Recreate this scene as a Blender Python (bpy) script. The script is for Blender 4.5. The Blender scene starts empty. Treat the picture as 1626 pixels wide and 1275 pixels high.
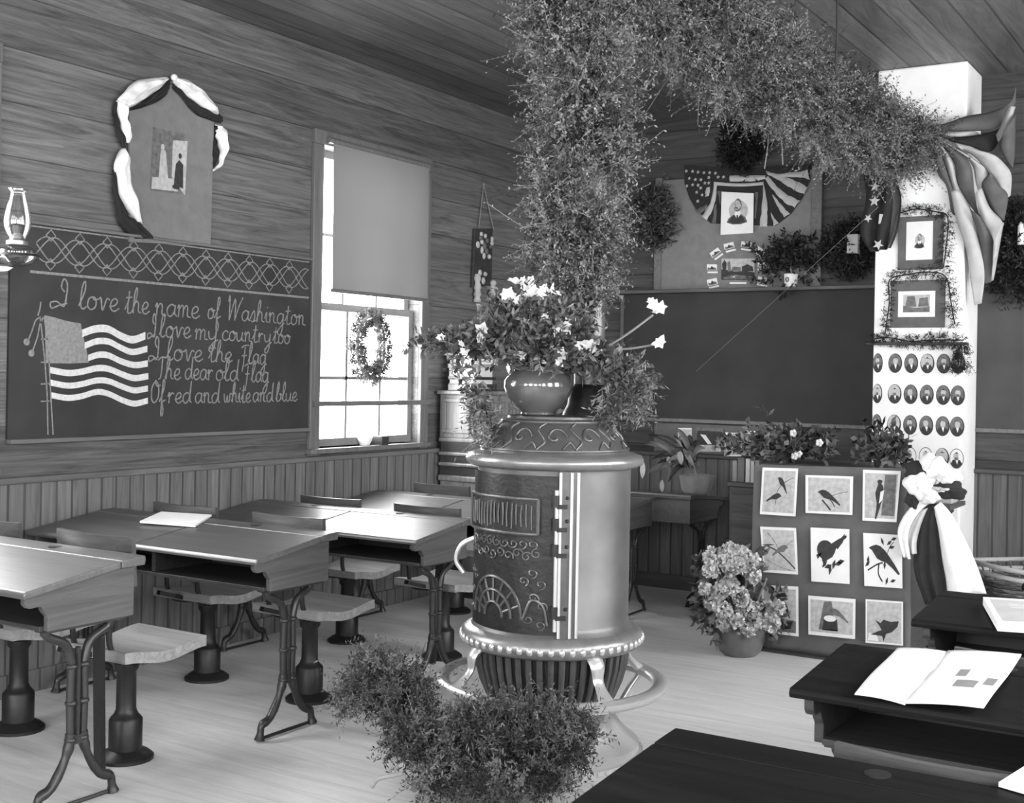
import bpy, bmesh, math, random
import numpy as np
from mathutils import Vector, Matrix

# ------------------------------------------------------------------ camera, sky, exposure
S = bpy.context.scene
COL = S.collection
FPX, PX, PY = 1940.0, 813.0, 596.0            # focal length and principal point, pixels of a 1626 x 1275 frame
YAW, ROLL = math.radians(32.1), math.asin(0.0181)
CAM = np.array([4.78, 0.0, 1.47])
FW = np.array([-math.sin(YAW), math.cos(YAW), 0.0])
RT = np.array([math.cos(YAW), math.sin(YAW), 0.0])
UP = np.array([0.0, 0.0, 1.0])
cam_d = bpy.data.cameras.new('camera')
cam_d.sensor_width = 36.0
cam_d.lens = FPX / 1626 * 36
cam_d.shift_y = -(637.5 - PY) / 1626
cam_d.clip_start = 0.05
cam = bpy.data.objects.new('camera', cam_d)
COL.objects.link(cam)
cx_ = math.cos(ROLL) * RT + math.sin(ROLL) * UP
cy_ = -math.sin(ROLL) * RT + math.cos(ROLL) * UP
cz_ = -FW
cam.matrix_world = Matrix(((cx_[0], cy_[0], cz_[0], CAM[0]), (cx_[1], cy_[1], cz_[1], CAM[1]),
                           (cx_[2], cy_[2], cz_[2], CAM[2]), (0, 0, 0, 1)))
S.camera = cam

SKY = 13.0
world = bpy.data.worlds.new('overcast_sky')
S.world = world
world.use_nodes = True
bg = world.node_tree.nodes['Background']
bg.inputs[0].default_value = (1, 1, 1, 1)
bg.inputs[1].default_value = SKY
S.view_settings.view_transform = 'Standard'
S.view_settings.look = 'None'
S.view_settings.gamma = 1.0
S.view_settings.exposure = 1.2
S.cycles.use_denoising = True
S.cycles.max_bounces = 10
S.cycles.diffuse_bounces = 6
S.cycles.glossy_bounces = 4
S.cycles.transparent_max_bounces = 16
S.cycles.sample_clamp_indirect = 6.0


def ray(x, y):
    a, b = x - PX, y - PY
    u = a * math.cos(ROLL) + b * math.sin(ROLL)
    v = -a * math.sin(ROLL) + b * math.cos(ROLL)
    return FW + u / FPX * RT - v / FPX * UP


def at(ax, val, x, y):
    """the point of the plane coordinate[ax] == val that the survey of the photograph gives for a pixel"""
    d = ray(x, y)
    return CAM + d * ((val - CAM[ax]) / d[ax])


def lw(x, y, off=0.0): return at(0, off, x, y)
def bw(x, y, Y=7.86): return at(1, Y, x, y)
def tz(x, y, z): return at(2, z, x, y)


# windows: (wall, centre along wall) ; each gets a sky portal so that daylight is sampled well
WIN_Z = (1.02, 2.80)
LEFT_WINDOWS = [(2.22, 3.25), (5.47, 6.46)]
RIGHT_WINDOWS = [(-1.5, -0.5), (0.35, 1.35), (2.22, 3.22), (3.9, 4.9), (5.47, 6.46)]  # includes extra unseen windows, added for stronger light from the right
ADDED_REAR_WINDOWS = [(0.5, 1.6), (2.4, 3.5), (4.3, 5.4)]  # unseen openings, added to brighten the chimney front from behind the camera
X1, Y0, Y1, ZC = 5.9, -2.2, 7.86, 3.36


def portal(loc, rot, sx, sy):
    l = bpy.data.lights.new('window_daylight', 'AREA')
    l.shape = 'RECTANGLE'; l.size = sx; l.size_y = sy
    l.cycles.is_portal = True
    o = bpy.data.objects.new('window_daylight', l)
    o.location = loc; o.rotation_euler = rot
    COL.objects.link(o)


zc, zh = sum(WIN_Z) / 2, WIN_Z[1] - WIN_Z[0]
for a, b in LEFT_WINDOWS: portal((-0.17, (a + b) / 2, zc), (0, -math.pi / 2, 0), zh, b - a)
for a, b in RIGHT_WINDOWS: portal((X1 + 0.17, (a + b) / 2, zc), (0, math.pi / 2, 0), zh, b - a)
for a, b in ADDED_REAR_WINDOWS: portal(((a + b) / 2, Y0 - 0.17, zc), (math.pi / 2, 0, 0), b - a, zh)

# ------------------------------------------------------------------ materials
def nodes_of(name):
    m = bpy.data.materials.new(name)
    m.use_nodes = True
    return m, m.node_tree, m.node_tree.nodes['Principled BSDF']


def grey(v): return (v, v, v, 1)


def plain(name, v, rough=0.6, metal=0.0, var=0.12, scale=9.0, bump=0.0, spec=0.4):
    """even surface with a little mottling"""
    m, t, b = nodes_of(name)
    n, l = t.nodes, t.links
    tc = n.new('ShaderNodeTexCoord')
    no = n.new('ShaderNodeTexNoise'); no.inputs['Scale'].default_value = scale; no.inputs['Detail'].default_value = 6
    l.new(tc.outputs['Object'], no.inputs['Vector'])
    r = n.new('ShaderNodeValToRGB')
    r.color_ramp.elements[0].color = grey(v * (1 - var)); r.color_ramp.elements[1].color = grey(min(1, v * (1 + var)))
    r.color_ramp.elements[0].position = 0.3; r.color_ramp.elements[1].position = 0.7
    l.new(no.outputs['Fac'], r.inputs['Fac']); l.new(r.outputs['Color'], b.inputs['Base Color'])
    b.inputs['Roughness'].default_value = rough; b.inputs['Metallic'].default_value = metal
    b.inputs['Specular IOR Level'].default_value = spec
    if bump:
        bp = n.new('ShaderNodeBump'); bp.inputs['Strength'].default_value = bump; bp.inputs['Distance'].default_value = 0.01
        l.new(no.outputs['Fac'], bp.inputs['Height']); l.new(bp.outputs['Normal'], b.inputs['Normal'])
    return m


def wood(name, dark, light, along='Y', across='Z', board=0.14, rough=0.5, grain=1.0, tint=0.25, joint=0.012, spec=0.35, fine=26.0):
    """boards: one tint per board, streaky grain along it, and a narrow open joint between boards"""
    m, t, b = nodes_of(name)
    n, l = t.nodes, t.links
    def math_(op, a, c=None):
        k = n.new('ShaderNodeMath'); k.operation = op
        for i, q in enumerate((a, c)):
            if q is None: continue
            if isinstance(q, (int, float)): k.inputs[i].default_value = q
            else: l.new(q, k.inputs[i])
        return k.outputs[0]
    tc = n.new('ShaderNodeTexCoord')
    sp = n.new('ShaderNodeSeparateXYZ'); l.new(tc.outputs['Object'], sp.inputs[0])
    q = sp.outputs[across]
    idx = math_('FLOOR', math_('DIVIDE', q, board)) if board else None
    mp = n.new('ShaderNodeMapping')
    sc = {'X': fine, 'Y': fine, 'Z': fine}; sc[along] = 1.3
    mp.inputs['Scale'].default_value = (sc['X'], sc['Y'], sc['Z'])
    l.new(tc.outputs['Object'], mp.inputs['Vector'])
    vec = mp.outputs[0]
    if board:
        wn = n.new('ShaderNodeTexWhiteNoise'); wn.noise_dimensions = '1D'; l.new(idx, wn.inputs['W'])
        ad = n.new('ShaderNodeVectorMath'); ad.operation = 'ADD'
        mu = n.new('ShaderNodeVectorMath'); mu.operation = 'SCALE'; mu.inputs['Scale'].default_value = 40
        l.new(wn.outputs['Color'], mu.inputs[0]); l.new(vec, ad.inputs[0]); l.new(mu.outputs[0], ad.inputs[1])
        vec = ad.outputs[0]
    no = n.new('ShaderNodeTexNoise'); no.inputs['Scale'].default_value = 1.0; no.inputs['Detail'].default_value = 8
    no.inputs['Roughness'].default_value = 0.7; no.inputs['Distortion'].default_value = 1.6
    l.new(vec, no.inputs['Vector'])
    mid = (dark + light) / 2
    r = n.new('ShaderNodeValToRGB')
    r.color_ramp.elements[0].position = 0.32; r.color_ramp.elements[1].position = 0.68
    r.color_ramp.elements[0].color = grey(mid + (dark - mid) * grain); r.color_ramp.elements[1].color = grey(mid + (light - mid) * grain)
    l.new(no.outputs['Fac'], r.inputs['Fac'])
    col = r.outputs['Color']
    if board:
        k = math_('ADD', math_('MULTIPLY', wn.outputs['Value'], 2 * tint), 1 - tint)
        fr = math_('SUBTRACT', math_('DIVIDE', q, board), idx)
        g = math_('GREATER_THAN', fr, joint / board)
        k2 = math_('MULTIPLY', k, math_('ADD', math_('MULTIPLY', g, 0.55), 0.45))
        vm = n.new('ShaderNodeVectorMath'); vm.operation = 'SCALE'
        l.new(col, vm.inputs[0]); l.new(k2, vm.inputs['Scale']); col = vm.outputs[0]
        bp = n.new('ShaderNodeBump'); bp.inputs['Strength'].default_value = 0.5; bp.inputs['Distance'].default_value = 0.004
        l.new(math_('ADD', math_('MULTIPLY', no.outputs['Fac'], 0.3), g), bp.inputs['Height'])
    else:
        bp = n.new('ShaderNodeBump'); bp.inputs['Strength'].default_value = 0.15; bp.inputs['Distance'].default_value = 0.003
        l.new(no.outputs['Fac'], bp.inputs['Height'])
    l.new(bp.outputs['Normal'], b.inputs['Normal'])
    l.new(col, b.inputs['Base Color'])
    b.inputs['Roughness'].default_value = rough; b.inputs['Specular IOR Level'].default_value = spec
    return m


def leaf(name, a, b_, rough=0.65, trans=0.25):
    """foliage: every leaflet has its own tone, and lets a little light through"""
    m, t, b = nodes_of(name)
    n, l = t.nodes, t.links
    g = n.new('ShaderNodeNewGeometry')
    r = n.new('ShaderNodeValToRGB'); r.color_ramp.elements[0].color = grey(a); r.color_ramp.elements[1].color = grey(b_)
    l.new(g.outputs['Random Per Island'], r.inputs['Fac']); l.new(r.outputs['Color'], b.inputs['Base Color'])
    b.inputs['Roughness'].default_value = rough
    tr = n.new('ShaderNodeBsdfTranslucent'); l.new(r.outputs['Color'], tr.inputs['Color'])
    mx = n.new('ShaderNodeMixShader'); mx.inputs[0].default_value = trans
    l.new(b.outputs[0], mx.inputs[1]); l.new(tr.outputs[0], mx.inputs[2])
    l.new(mx.outputs[0], n['Material Output'].inputs['Surface'])
    return m


def glass(name, tint=0.95, gloss=0.08):
    m, t, b = nodes_of(name)
    n, l = t.nodes, t.links
    tr = n.new('ShaderNodeBsdfTransparent'); tr.inputs[0].default_value = grey(tint)
    gl = n.new('ShaderNodeBsdfGlossy'); gl.inputs['Roughness'].default_value = 0.04
    mx = n.new('ShaderNodeMixShader'); mx.inputs[0].default_value = gloss
    l.new(tr.outputs[0], mx.inputs[1]); l.new(gl.outputs[0], mx.inputs[2])
    l.new(mx.outputs[0], n['Material Output'].inputs['Surface'])
    return m


def shade_cloth(name, v, trans):
    m, t, b = nodes_of(name)
    n, l = t.nodes, t.links
    tc = n.new('ShaderNodeTexCoord')
    no = n.new('ShaderNodeTexNoise'); no.inputs['Scale'].default_value = 3; l.new(tc.outputs['Object'], no.inputs['Vector'])
    r = n.new('ShaderNodeValToRGB'); r.color_ramp.elements[0].color = grey(v * 0.92); r.color_ramp.elements[1].color = grey(v * 1.08)
    l.new(no.outputs['Fac'], r.inputs['Fac'])
    d = n.new('ShaderNodeBsdfDiffuse'); tr = n.new('ShaderNodeBsdfTranslucent')
    l.new(r.outputs[0], d.inputs[0]); tr.inputs[0].default_value = grey(trans)
    ad = n.new('ShaderNodeAddShader'); l.new(d.outputs[0], ad.inputs[0]); l.new(tr.outputs[0], ad.inputs[1])
    l.new(ad.outputs[0], n['Material Output'].inputs['Surface'])
    return m


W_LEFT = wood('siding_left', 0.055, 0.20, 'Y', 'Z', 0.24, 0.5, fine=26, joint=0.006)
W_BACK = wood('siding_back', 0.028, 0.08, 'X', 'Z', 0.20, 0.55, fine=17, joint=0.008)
W_SIDE = wood('siding_side', 0.06, 0.14, 'Y', 'Z', 0.20, 0.55)
W_CEIL = wood('ceiling_boards', 0.075, 0.185, 'Y', 'X', 0.16, 0.5, tint=0.2, fine=12)
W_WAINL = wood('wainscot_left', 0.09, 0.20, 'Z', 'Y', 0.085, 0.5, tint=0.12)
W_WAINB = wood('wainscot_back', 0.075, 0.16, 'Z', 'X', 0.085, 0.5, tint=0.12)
W_TRIM = wood('trim_wood', 0.10, 0.19, 'Y', 'Z', 0, 0.45)
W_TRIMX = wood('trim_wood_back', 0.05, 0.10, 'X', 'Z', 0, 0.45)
W_CASE = wood('casing_wood', 0.11, 0.19, 'Z', 'Y', 0, 0.45)
W_FLOOR = wood('floor_boards', 0.54, 0.70, 'X', 'Y', 0.13, 0.45, tint=0.02, joint=0.0012, fine=12)
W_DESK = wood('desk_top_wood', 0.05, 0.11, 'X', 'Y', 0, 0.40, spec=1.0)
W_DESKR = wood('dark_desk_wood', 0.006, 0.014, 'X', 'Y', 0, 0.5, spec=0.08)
W_SIDEP = wood('desk_side_wood', 0.06, 0.105, 'Y', 'Z', 0, 0.5)
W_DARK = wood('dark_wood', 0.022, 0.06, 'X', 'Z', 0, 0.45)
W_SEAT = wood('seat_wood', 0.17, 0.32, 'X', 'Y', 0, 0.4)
W_BACKR = wood('backrest_wood', 0.04, 0.09, 'X', 'Z', 0, 0.35, spec=0.6)
W_ORGAN = wood('organ_wood', 0.14, 0.30, 'Z', 'X', 0, 0.35, spec=0.5)
IRON = plain('cast_iron', 0.03, 0.42, 0.55, bump=0.15, scale=30)
IRONL = plain('worn_cast_iron', 0.055, 0.4, 0.6, bump=0.15, scale=30)
STEEL = plain('stove_sheet_steel', 0.125, 0.42, 0.55, scale=5, var=0.25)
CAST = plain('stove_cast_iron', 0.03, 0.42, 0.6, bump=0.3, scale=40)
CASTL = plain('stove_trim_iron', 0.11, 0.38, 0.55, bump=0.1, scale=30)
RING = plain('stove_ring_iron', 0.24, 0.36, 0.55, bump=0.1, scale=30)
NICKEL = plain('nickel_trim', 0.66, 0.28, 0.65, var=0.05)
CHALKB = plain('slate_blackboard', 0.036, 0.7, 0, 0.3, 3.5)
CHALKB2 = plain('slate_blackboard_back', 0.026, 0.7, 0, 0.25, 3.5)
CHALK = plain('chalk', 0.24, 0.95, 0, 0.3, 60)
CHALKW = plain('dense_chalk', 0.66, 0.95, 0, 0.15, 60)
CHALKG = plain('rubbed_chalk', 0.25, 0.95, 0, 0.2, 60)
CHALKB3 = plain('lighter_blackboard', 0.06, 0.7, 0, 0.25, 3.5)  # lighter grey for the board right of the chimney
SASH = plain('sash_paint', 0.22, 0.5)
PLASTER = plain('white_plaster', 0.95, 0.85, 0, 0.05, 6, bump=0.3)
PAPER = plain('white_paper', 0.78, 0.8, 0, 0.04, 12)
PAPERG = plain('grey_paper', 0.40, 0.8, 0, 0.10, 10)
PAPERM = plain('mat_board', 0.19, 0.85, 0, 0.10, 20)
PAPERD = plain('dark_mat_board', 0.115, 0.85, 0, 0.15, 20)
BROWNP = plain('brown_paper', 0.12, 0.85, 0, 0.14, 7)
INKD = plain('dark_print', 0.035, 0.7, 0, 0.3, 40)
INKM = plain('mid_print', 0.14, 0.7, 0, 0.35, 40)
INKL = plain('light_print', 0.46, 0.7, 0, 0.2, 40)
CLOTHW = plain('white_cloth', 0.80, 0.9, 0, 0.06, 15)
CLOTHG = plain('pale_stripe_cloth', 0.46, 0.9, 0, 0.10, 15)
CLOTHD = plain('dark_stripe_cloth', 0.022, 0.9, 0, 0.2, 15)
CLOTHM = plain('mid_stripe_cloth', 0.12, 0.9, 0, 0.15, 15)
CLOTHR = plain('flag_red_cloth', 0.11, 0.9, 0, 0.15, 15)
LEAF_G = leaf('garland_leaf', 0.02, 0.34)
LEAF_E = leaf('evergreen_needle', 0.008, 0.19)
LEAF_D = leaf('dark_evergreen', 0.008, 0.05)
LEAF_P = leaf('plant_leaf', 0.025, 0.20, 0.4)
LEAF_L = leaf('pale_leaf', 0.25, 0.6, 0.4)
PETAL = leaf('white_petal', 0.70, 0.95, 0.7, 0.3)
PETALG = leaf('hydrangea_petal', 0.30, 0.75, 0.7, 0.25)
STEM = plain('stem', 0.22, 0.6)
BARK = plain('bare_twig', 0.35, 0.7)
GLASS = glass('window_glass')
LGLASS = glass('lamp_glass', 0.90, 0.14)
SHADE = shade_cloth('window_shade_cloth', 0.20, 0.008)
POT = plain('glazed_pot', 0.11, 0.25, 0.0, 0.25, 14, spec=0.6)
VASE = plain('lustre_bowl', 0.12, 0.14, 0.35, 0.3, 9, spec=0.8)
WICKER = wood('wicker', 0.05, 0.26, 'X', 'Z', 0.022, 0.6, tint=0.4, joint=0.006)
BRASS = plain('lamp_brass', 0.4, 0.3, 0.7)
CORD = plain('cord', 0.03, 0.8)
STRING = plain('pale_string', 0.2, 0.8)

# ------------------------------------------------------------------ mesh helpers
def cr(pts, n=6, closed=False):
    """Catmull-Rom through points"""
    P = [np.array(p, float) for p in pts]
    if len(P) < 3 and not closed:
        return P
    out = []
    N = len(P)
    for i in range(N if closed else N - 1):
        p1, p2 = P[i], P[(i + 1) % N]
        p0 = P[(i - 1) % N] if (closed or i > 0) else 2 * p1 - p2
        p3 = P[(i + 2) % N] if (closed or i + 2 < N) else 2 * p2 - p1
        for k in range(n):
            t = k / n
            out.append(0.5 * (2 * p1 + (p2 - p0) * t + (2 * p0 - 5 * p1 + 4 * p2 - p3) * t * t + (3 * p1 - p0 - 3 * p2 + p3) * t ** 3))
    if not closed: out.append(P[-1])
    return out


class Frame:
    """a flat place in the room: origin, right, up; the normal looks into the room"""
    def __init__(s, o, u, v):
        s.o, s.u, s.v = np.array(o, float), np.array(u, float), np.array(v, float)
        s.n = np.cross(s.u, s.v)
    def p(s, a, b, d=0.0): return s.o + s.u * a + s.v * b + s.n * d


class Quad:
    """a sheet pinned up by its four corners (bottom left, bottom right, top right, top left); 0..1 across and up"""
    def __init__(s, bl, br, tr, tl):
        s.c = [np.array(q, float) for q in (bl, br, tr, tl)]
        n = np.cross(s.c[1] - s.c[0], s.c[3] - s.c[0]); s.n = n / np.linalg.norm(n)
        s.w = np.linalg.norm(s.c[1] - s.c[0]); s.h = np.linalg.norm(s.c[3] - s.c[0])
    def p(s, a, b, d=0.0):
        bl, br, tr, tl = s.c
        return (bl * (1 - a) + br * a) * (1 - b) + (tl * (1 - a) + tr * a) * b + s.n * d


class MB:
    def __init__(s): s.v, s.f, s.m, s.k = [], [], [], 0
    def mat(s, k): s.k = k; return s
    def add(s, vs, fs):
        b = len(s.v); s.v.extend([tuple(map(float, q)) for q in vs])
        for f in fs: s.f.append(tuple(b + i for i in f)); s.m.append(s.k)
        return s
    def box(s, x0, x1, y0, y1, z0, z1):
        return s.add([(x, y, z) for x in (x0, x1) for y in (y0, y1) for z in (z0, z1)],
                     [(0, 1, 3, 2), (4, 6, 7, 5), (0, 4, 5, 1), (2, 3, 7, 6), (0, 2, 6, 4), (1, 5, 7, 3)])
    def bar(s, p, q, w, t, up=(0, 0, 1)):
        """square bar from p to q, w wide across, t thick along up"""
        p, q = np.array(p, float), np.array(q, float); d = q - p; d /= np.linalg.norm(d)
        a = np.cross(d, np.array(up, float)); a /= np.linalg.norm(a); b = np.cross(a, d)
        vs = [c + a * i * w / 2 + b * j * t / 2 for c in (p, q) for i, j in ((-1, -1), (1, -1), (1, 1), (-1, 1))]
        return s.add(vs, [(0, 3, 2, 1), (4, 5, 6, 7), (0, 1, 5, 4), (1, 2, 6, 5), (2, 3, 7, 6), (3, 0, 4, 7)])
    def tube(s, pts, r, n=8, closed=False, flat=1.0):
        P = [np.array(p, float) for p in pts]; N = len(P)
        R = r if isinstance(r, (list, tuple, np.ndarray)) else [r] * N
        up = None; vs = []
        for i in range(N):
            a = P[(i - 1) % N] if (closed or i) else P[0]; b = P[(i + 1) % N] if (closed or i < N - 1) else P[-1]
            d = b - a; d = d / (np.linalg.norm(d) + 1e-12)
            if up is None:
                up = np.array((0, 0, 1.0)) if abs(d[2]) < 0.9 else np.array((1.0, 0, 0))
            x = np.cross(d, up); x /= (np.linalg.norm(x) + 1e-12); up = np.cross(x, d)
            for k in range(n):
                t = 2 * math.pi * k / n
                vs.append(P[i] + R[i] * (x * math.cos(t) + up * math.sin(t) * flat))
        fs = []
        for i in range(N if closed else N - 1):
            for k in range(n):
                a, b = i * n + k, i * n + (k + 1) % n; j = ((i + 1) % N) * n
                fs.append((a, b, j + (k + 1) % n, j + k))
        if not closed:
            fs.append(tuple(range(n - 1, -1, -1))); fs.append(tuple((N - 1) * n + k for k in range(n)))
        return s.add(vs, fs)
    def lathe(s, prof, n=32, c=(0, 0, 0), rmod=None):
        vs, fs = [], []
        for i, (r, z) in enumerate(prof):
            for k in range(n):
                t = 2 * math.pi * k / n; rr = max(r, 1e-4) * (rmod(t, i) if rmod else 1)
                vs.append((c[0] + rr * math.sin(t), c[1] - rr * math.cos(t), c[2] + z))
        for i in range(len(prof) - 1):
            for k in range(n):
                fs.append((i * n + k, i * n + (k + 1) % n, (i + 1) * n + (k + 1) % n, (i + 1) * n + k))
        fs.append(tuple(range(n - 1, -1, -1))); fs.append(tuple((len(prof) - 1) * n + k for k in range(n)))
        return s.add(vs, fs)
    def ball(s, c, rx, ry=None, rz=None, n=10, m=7):
        ry = ry or rx; rz = rz or rx
        return s.add(*_ball(c, rx, ry, rz, n, m))
    def prism(s, poly, fr, d0, d1):
        N = len(poly)
        vs = [fr.p(a, b, d0) for a, b in poly] + [fr.p(a, b, d1) for a, b in poly]
        fs = [tuple(range(N - 1, -1, -1)), tuple(range(N, 2 * N))] + [(i, (i + 1) % N, N + (i + 1) % N, N + i) for i in range(N)]
        return s.add(vs, fs)
    def rect(s, fr, a0, a1, b0, b1, d0, d1): return s.prism([(a0, b0), (a1, b0), (a1, b1), (a0, b1)], fr, d0, d1)
    def oval(s, fr, a, b, ra, rb, d0, d1, n=20): return s.prism([(a + ra * math.cos(2 * math.pi * k / n), b + rb * math.sin(2 * math.pi * k / n)) for k in range(n)], fr, d0, d1)
    def stroke(s, pts, fr, w, d, depth=0.0015, rise=0.0):
        """a drawn line: a thin raised ribbon on a frame"""
        P = [np.array(p, float) for p in pts]
        if len(P) < 2: return s
        L, R_ = [], []
        for i in range(len(P)):
            t = P[min(i + 1, len(P) - 1)] - P[max(i - 1, 0)]; t = t / (np.linalg.norm(t) + 1e-12)
            nn = np.array((-t[1], t[0])) * w / 2
            L.append(P[i] + nn); R_.append(P[i] - nn)
        vs = []
        for i, (a, b) in enumerate(zip(L, R_)):
            h = d + depth + rise * i; vs += [fr.p(a[0], a[1], d), fr.p(b[0], b[1], d), fr.p(b[0], b[1], h), fr.p(a[0], a[1], h)]
        fs = []
        for i in range(len(P) - 1):
            o, q = 4 * i, 4 * i + 4
            for k in range(4): fs.append((o + k, o + (k + 1) % 4, q + (k + 1) % 4, q + k))
        fs += [(3, 2, 1, 0), tuple(4 * (len(P) - 1) + k for k in range(4))]
        return s.add(vs, fs)
    def sheet(s, rows, matf=None):
        """grid of points; matf(i, j) gives the slot of the cell"""
        b = len(s.v); nc = len(rows[0])
        for r in rows: s.v.extend([tuple(map(float, q)) for q in r])
        for i in range(len(rows) - 1):
            for j in range(nc - 1):
                s.f.append((b + i * nc + j, b + i * nc + j + 1, b + (i + 1) * nc + j + 1, b + (i + 1) * nc + j))
                s.m.append(matf(i, j) if matf else s.k)
        return s
    def build(s, name, mats, parent=None, smooth=None, bevel=0.0, solid=0.0, recalc=True, loc=None):
        if not isinstance(mats, (list, tuple)): mats = [mats]
        me = bpy.data.meshes.new(name)
        me.from_pydata(s.v, [], s.f)
        for q in mats: me.materials.append(q)
        me.polygons.foreach_set('material_index', s.m)
        if recalc:
            bm = bmesh.new(); bm.from_mesh(me); bmesh.ops.recalc_face_normals(bm, faces=bm.faces); bm.to_mesh(me); bm.free()
        if smooth is not None:
            me.shade_smooth(); me.set_sharp_from_angle(angle=math.radians(smooth))
        me.update()
        o = bpy.data.objects.new(name, me); COL.objects.link(o)
        if parent: o.parent = parent
        if loc is not None: o.location = loc
        if solid:
            k = o.modifiers.new('thickness', 'SOLIDIFY'); k.thickness = solid; k.offset = 0
        if bevel:
            k = o.modifiers.new('soft_edge', 'BEVEL'); k.width = bevel; k.segments = 2; k.limit_method = 'ANGLE'
        return o


def _ball(c, rx, ry, rz, n, m):
    vs = [(c[0], c[1], c[2] - rz)]
    for i in range(1, m):
        a = -math.pi / 2 + math.pi * i / m
        for k in range(n):
            t = 2 * math.pi * k / n
            vs.append((c[0] + rx * math.cos(a) * math.cos(t), c[1] + ry * math.cos(a) * math.sin(t), c[2] + rz * math.sin(a)))
    vs.append((c[0], c[1], c[2] + rz))
    fs = [(0, 1 + (k + 1) % n, 1 + k) for k in range(n)]
    for i in range(m - 2):
        for k in range(n):
            a = 1 + i * n
            fs.append((a + k, a + (k + 1) % n, a + n + (k + 1) % n, a + n + k))
    e = len(vs) - 1; a = 1 + (m - 2) * n
    fs += [(a + k, a + (k + 1) % n, e) for k in range(n)]
    return vs, fs


def tag(o, label, cat, group=None):
    o['label'] = label; o['category'] = cat
    if group: o['group'] = group
    return o


def thing(name, label, cat, loc=(0, 0, 0), rz=0.0, group=None):
    o = bpy.data.objects.new(name, None); COL.objects.link(o)
    o.empty_display_size = 0.05
    o.location = loc; o.rotation_euler = (0, 0, rz)
    return tag(o, label, cat, group)


def struct(o):
    o['kind'] = 'structure'; return o


def dup(root, loc, label, sz=None, rz=None):
    """a copy of a thing with its parts and their sub-parts"""
    def cp(o, parent):
        c = o.copy(); COL.objects.link(c)
        if parent: c.parent = parent
        for ch in list(o.children): cp(ch, c)
        return c
    r = cp(root, None)
    r.location = loc; r['label'] = label
    if sz is not None: r.scale = sz
    if rz is not None: r.rotation_euler = (0, 0, rz)
    return r


def sprays(name, base, dirs, length, mats, parent=None, k=12, leaf_len=0.035, leaf_w=0.008, curl=0.6, seed=1, droop=0.0, splay=0.9, stem=True, tuft=1):
    """feathery sprigs: each a curved stem carrying k leaflets; all of them one mesh"""
    rng = np.random.default_rng(seed)
    base = np.asarray(base, float); dirs = np.asarray(dirs, float)
    n = len(base)
    dirs = dirs / (np.linalg.norm(dirs, axis=1, keepdims=True) + 1e-9)
    L = np.broadcast_to(np.asarray(length, float), (n,)) * rng.uniform(0.65, 1.25, n)
    cu = np.clip(rng.normal(0, 1, (n, 3)), -1.6, 1.6) * curl; cu[:, 2] -= droop
    t = (np.arange(k) + 0.6) / k
    P = base[:, None] + dirs[:, None] * (L[:, None] * t)[..., None] + cu[:, None] * (L[:, None] * t ** 2 * 0.5)[..., None]
    tang = dirs[:, None] + cu[:, None] * t[None, :, None]
    tang /= np.linalg.norm(tang, axis=2, keepdims=True)
    rd = rng.normal(0, 1, (n, k, 3)); rd -= (rd * tang).sum(2, keepdims=True) * tang
    rd /= np.linalg.norm(rd, axis=2, keepdims=True) + 1e-9
    ld = tang * (1 - splay * 0.5) + rd * splay
    ld /= np.linalg.norm(ld, axis=2, keepdims=True)
    sd = np.cross(ld, rng.normal(0, 1, (n, k, 3))); sd /= np.linalg.norm(sd, axis=2, keepdims=True) + 1e-9
    ll = leaf_len * rng.uniform(0.6, 1.3, (n, k, 1)); ww = leaf_w * rng.uniform(0.7, 1.3, (n, k, 1))
    nf = n * k
    if stem:                                              # leaflets grow out of their stem: one sprig is one piece, of one tone
        sw = np.cross(tang, rng.normal(0, 1, (n, 1, 3))); sw /= np.linalg.norm(sw, axis=2, keepdims=True) + 1e-9
        V = np.stack([P - sw * leaf_w * 0.12, P + sw * leaf_w * 0.12, P + ld * ll * 0.5 + sd * ww * 0.5, P + ld * ll, P + ld * ll * 0.5 - sd * ww * 0.5], 2).reshape(-1, 3)
        o5 = np.arange(nf) * 5
        a = (np.arange(n)[:, None] * k + np.arange(k - 1)[None]).reshape(-1) * 5
        F = np.concatenate([np.stack([o5, o5 + 2, o5 + 3, o5 + 4], 1), np.stack([a, a + 1, a + 6, a + 5], 1)])
        if tuft > 1:                                      # sprigs of one tuft hang together at the root
            g = np.arange(n - 1); g = g[(g + 1) % tuft != 0] * k * 5
            F = np.concatenate([F, np.stack([g, g + 1, g + k * 5 + 1, g + k * 5], 1)])
    else:
        V = np.stack([P, P + ld * ll * 0.5 + sd * ww * 0.5, P + ld * ll, P + ld * ll * 0.5 - sd * ww * 0.5], 2).reshape(-1, 3)
        F = np.arange(nf * 4).reshape(-1, 4)
    me = bpy.data.meshes.new(name)
    me.vertices.add(len(V)); me.vertices.foreach_set('co', V.ravel())
    me.loops.add(len(F) * 4); me.loops.foreach_set('vertex_index', F.ravel())
    me.polygons.add(len(F)); me.polygons.foreach_set('loop_start', np.arange(len(F)) * 4)
    if not isinstance(mats, (list, tuple)): mats = [mats]
    for q_ in mats: me.materials.append(q_)
    me.update(calc_edges=True); me.validate()
    o = bpy.data.objects.new(name, me); COL.objects.link(o)
    if parent: o.parent = parent
    return o


def clamp(o, axis, lo=None, hi=None):
    """keeps greenery on its own side of a wall, a shelf or the floor"""
    me = o.data; co = np.zeros(len(me.vertices) * 3); me.vertices.foreach_get('co', co)
    co[axis::3] = np.clip(co[axis::3], -1e9 if lo is None else lo, 1e9 if hi is None else hi)
    me.vertices.foreach_set('co', co); me.update(); return o


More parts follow.
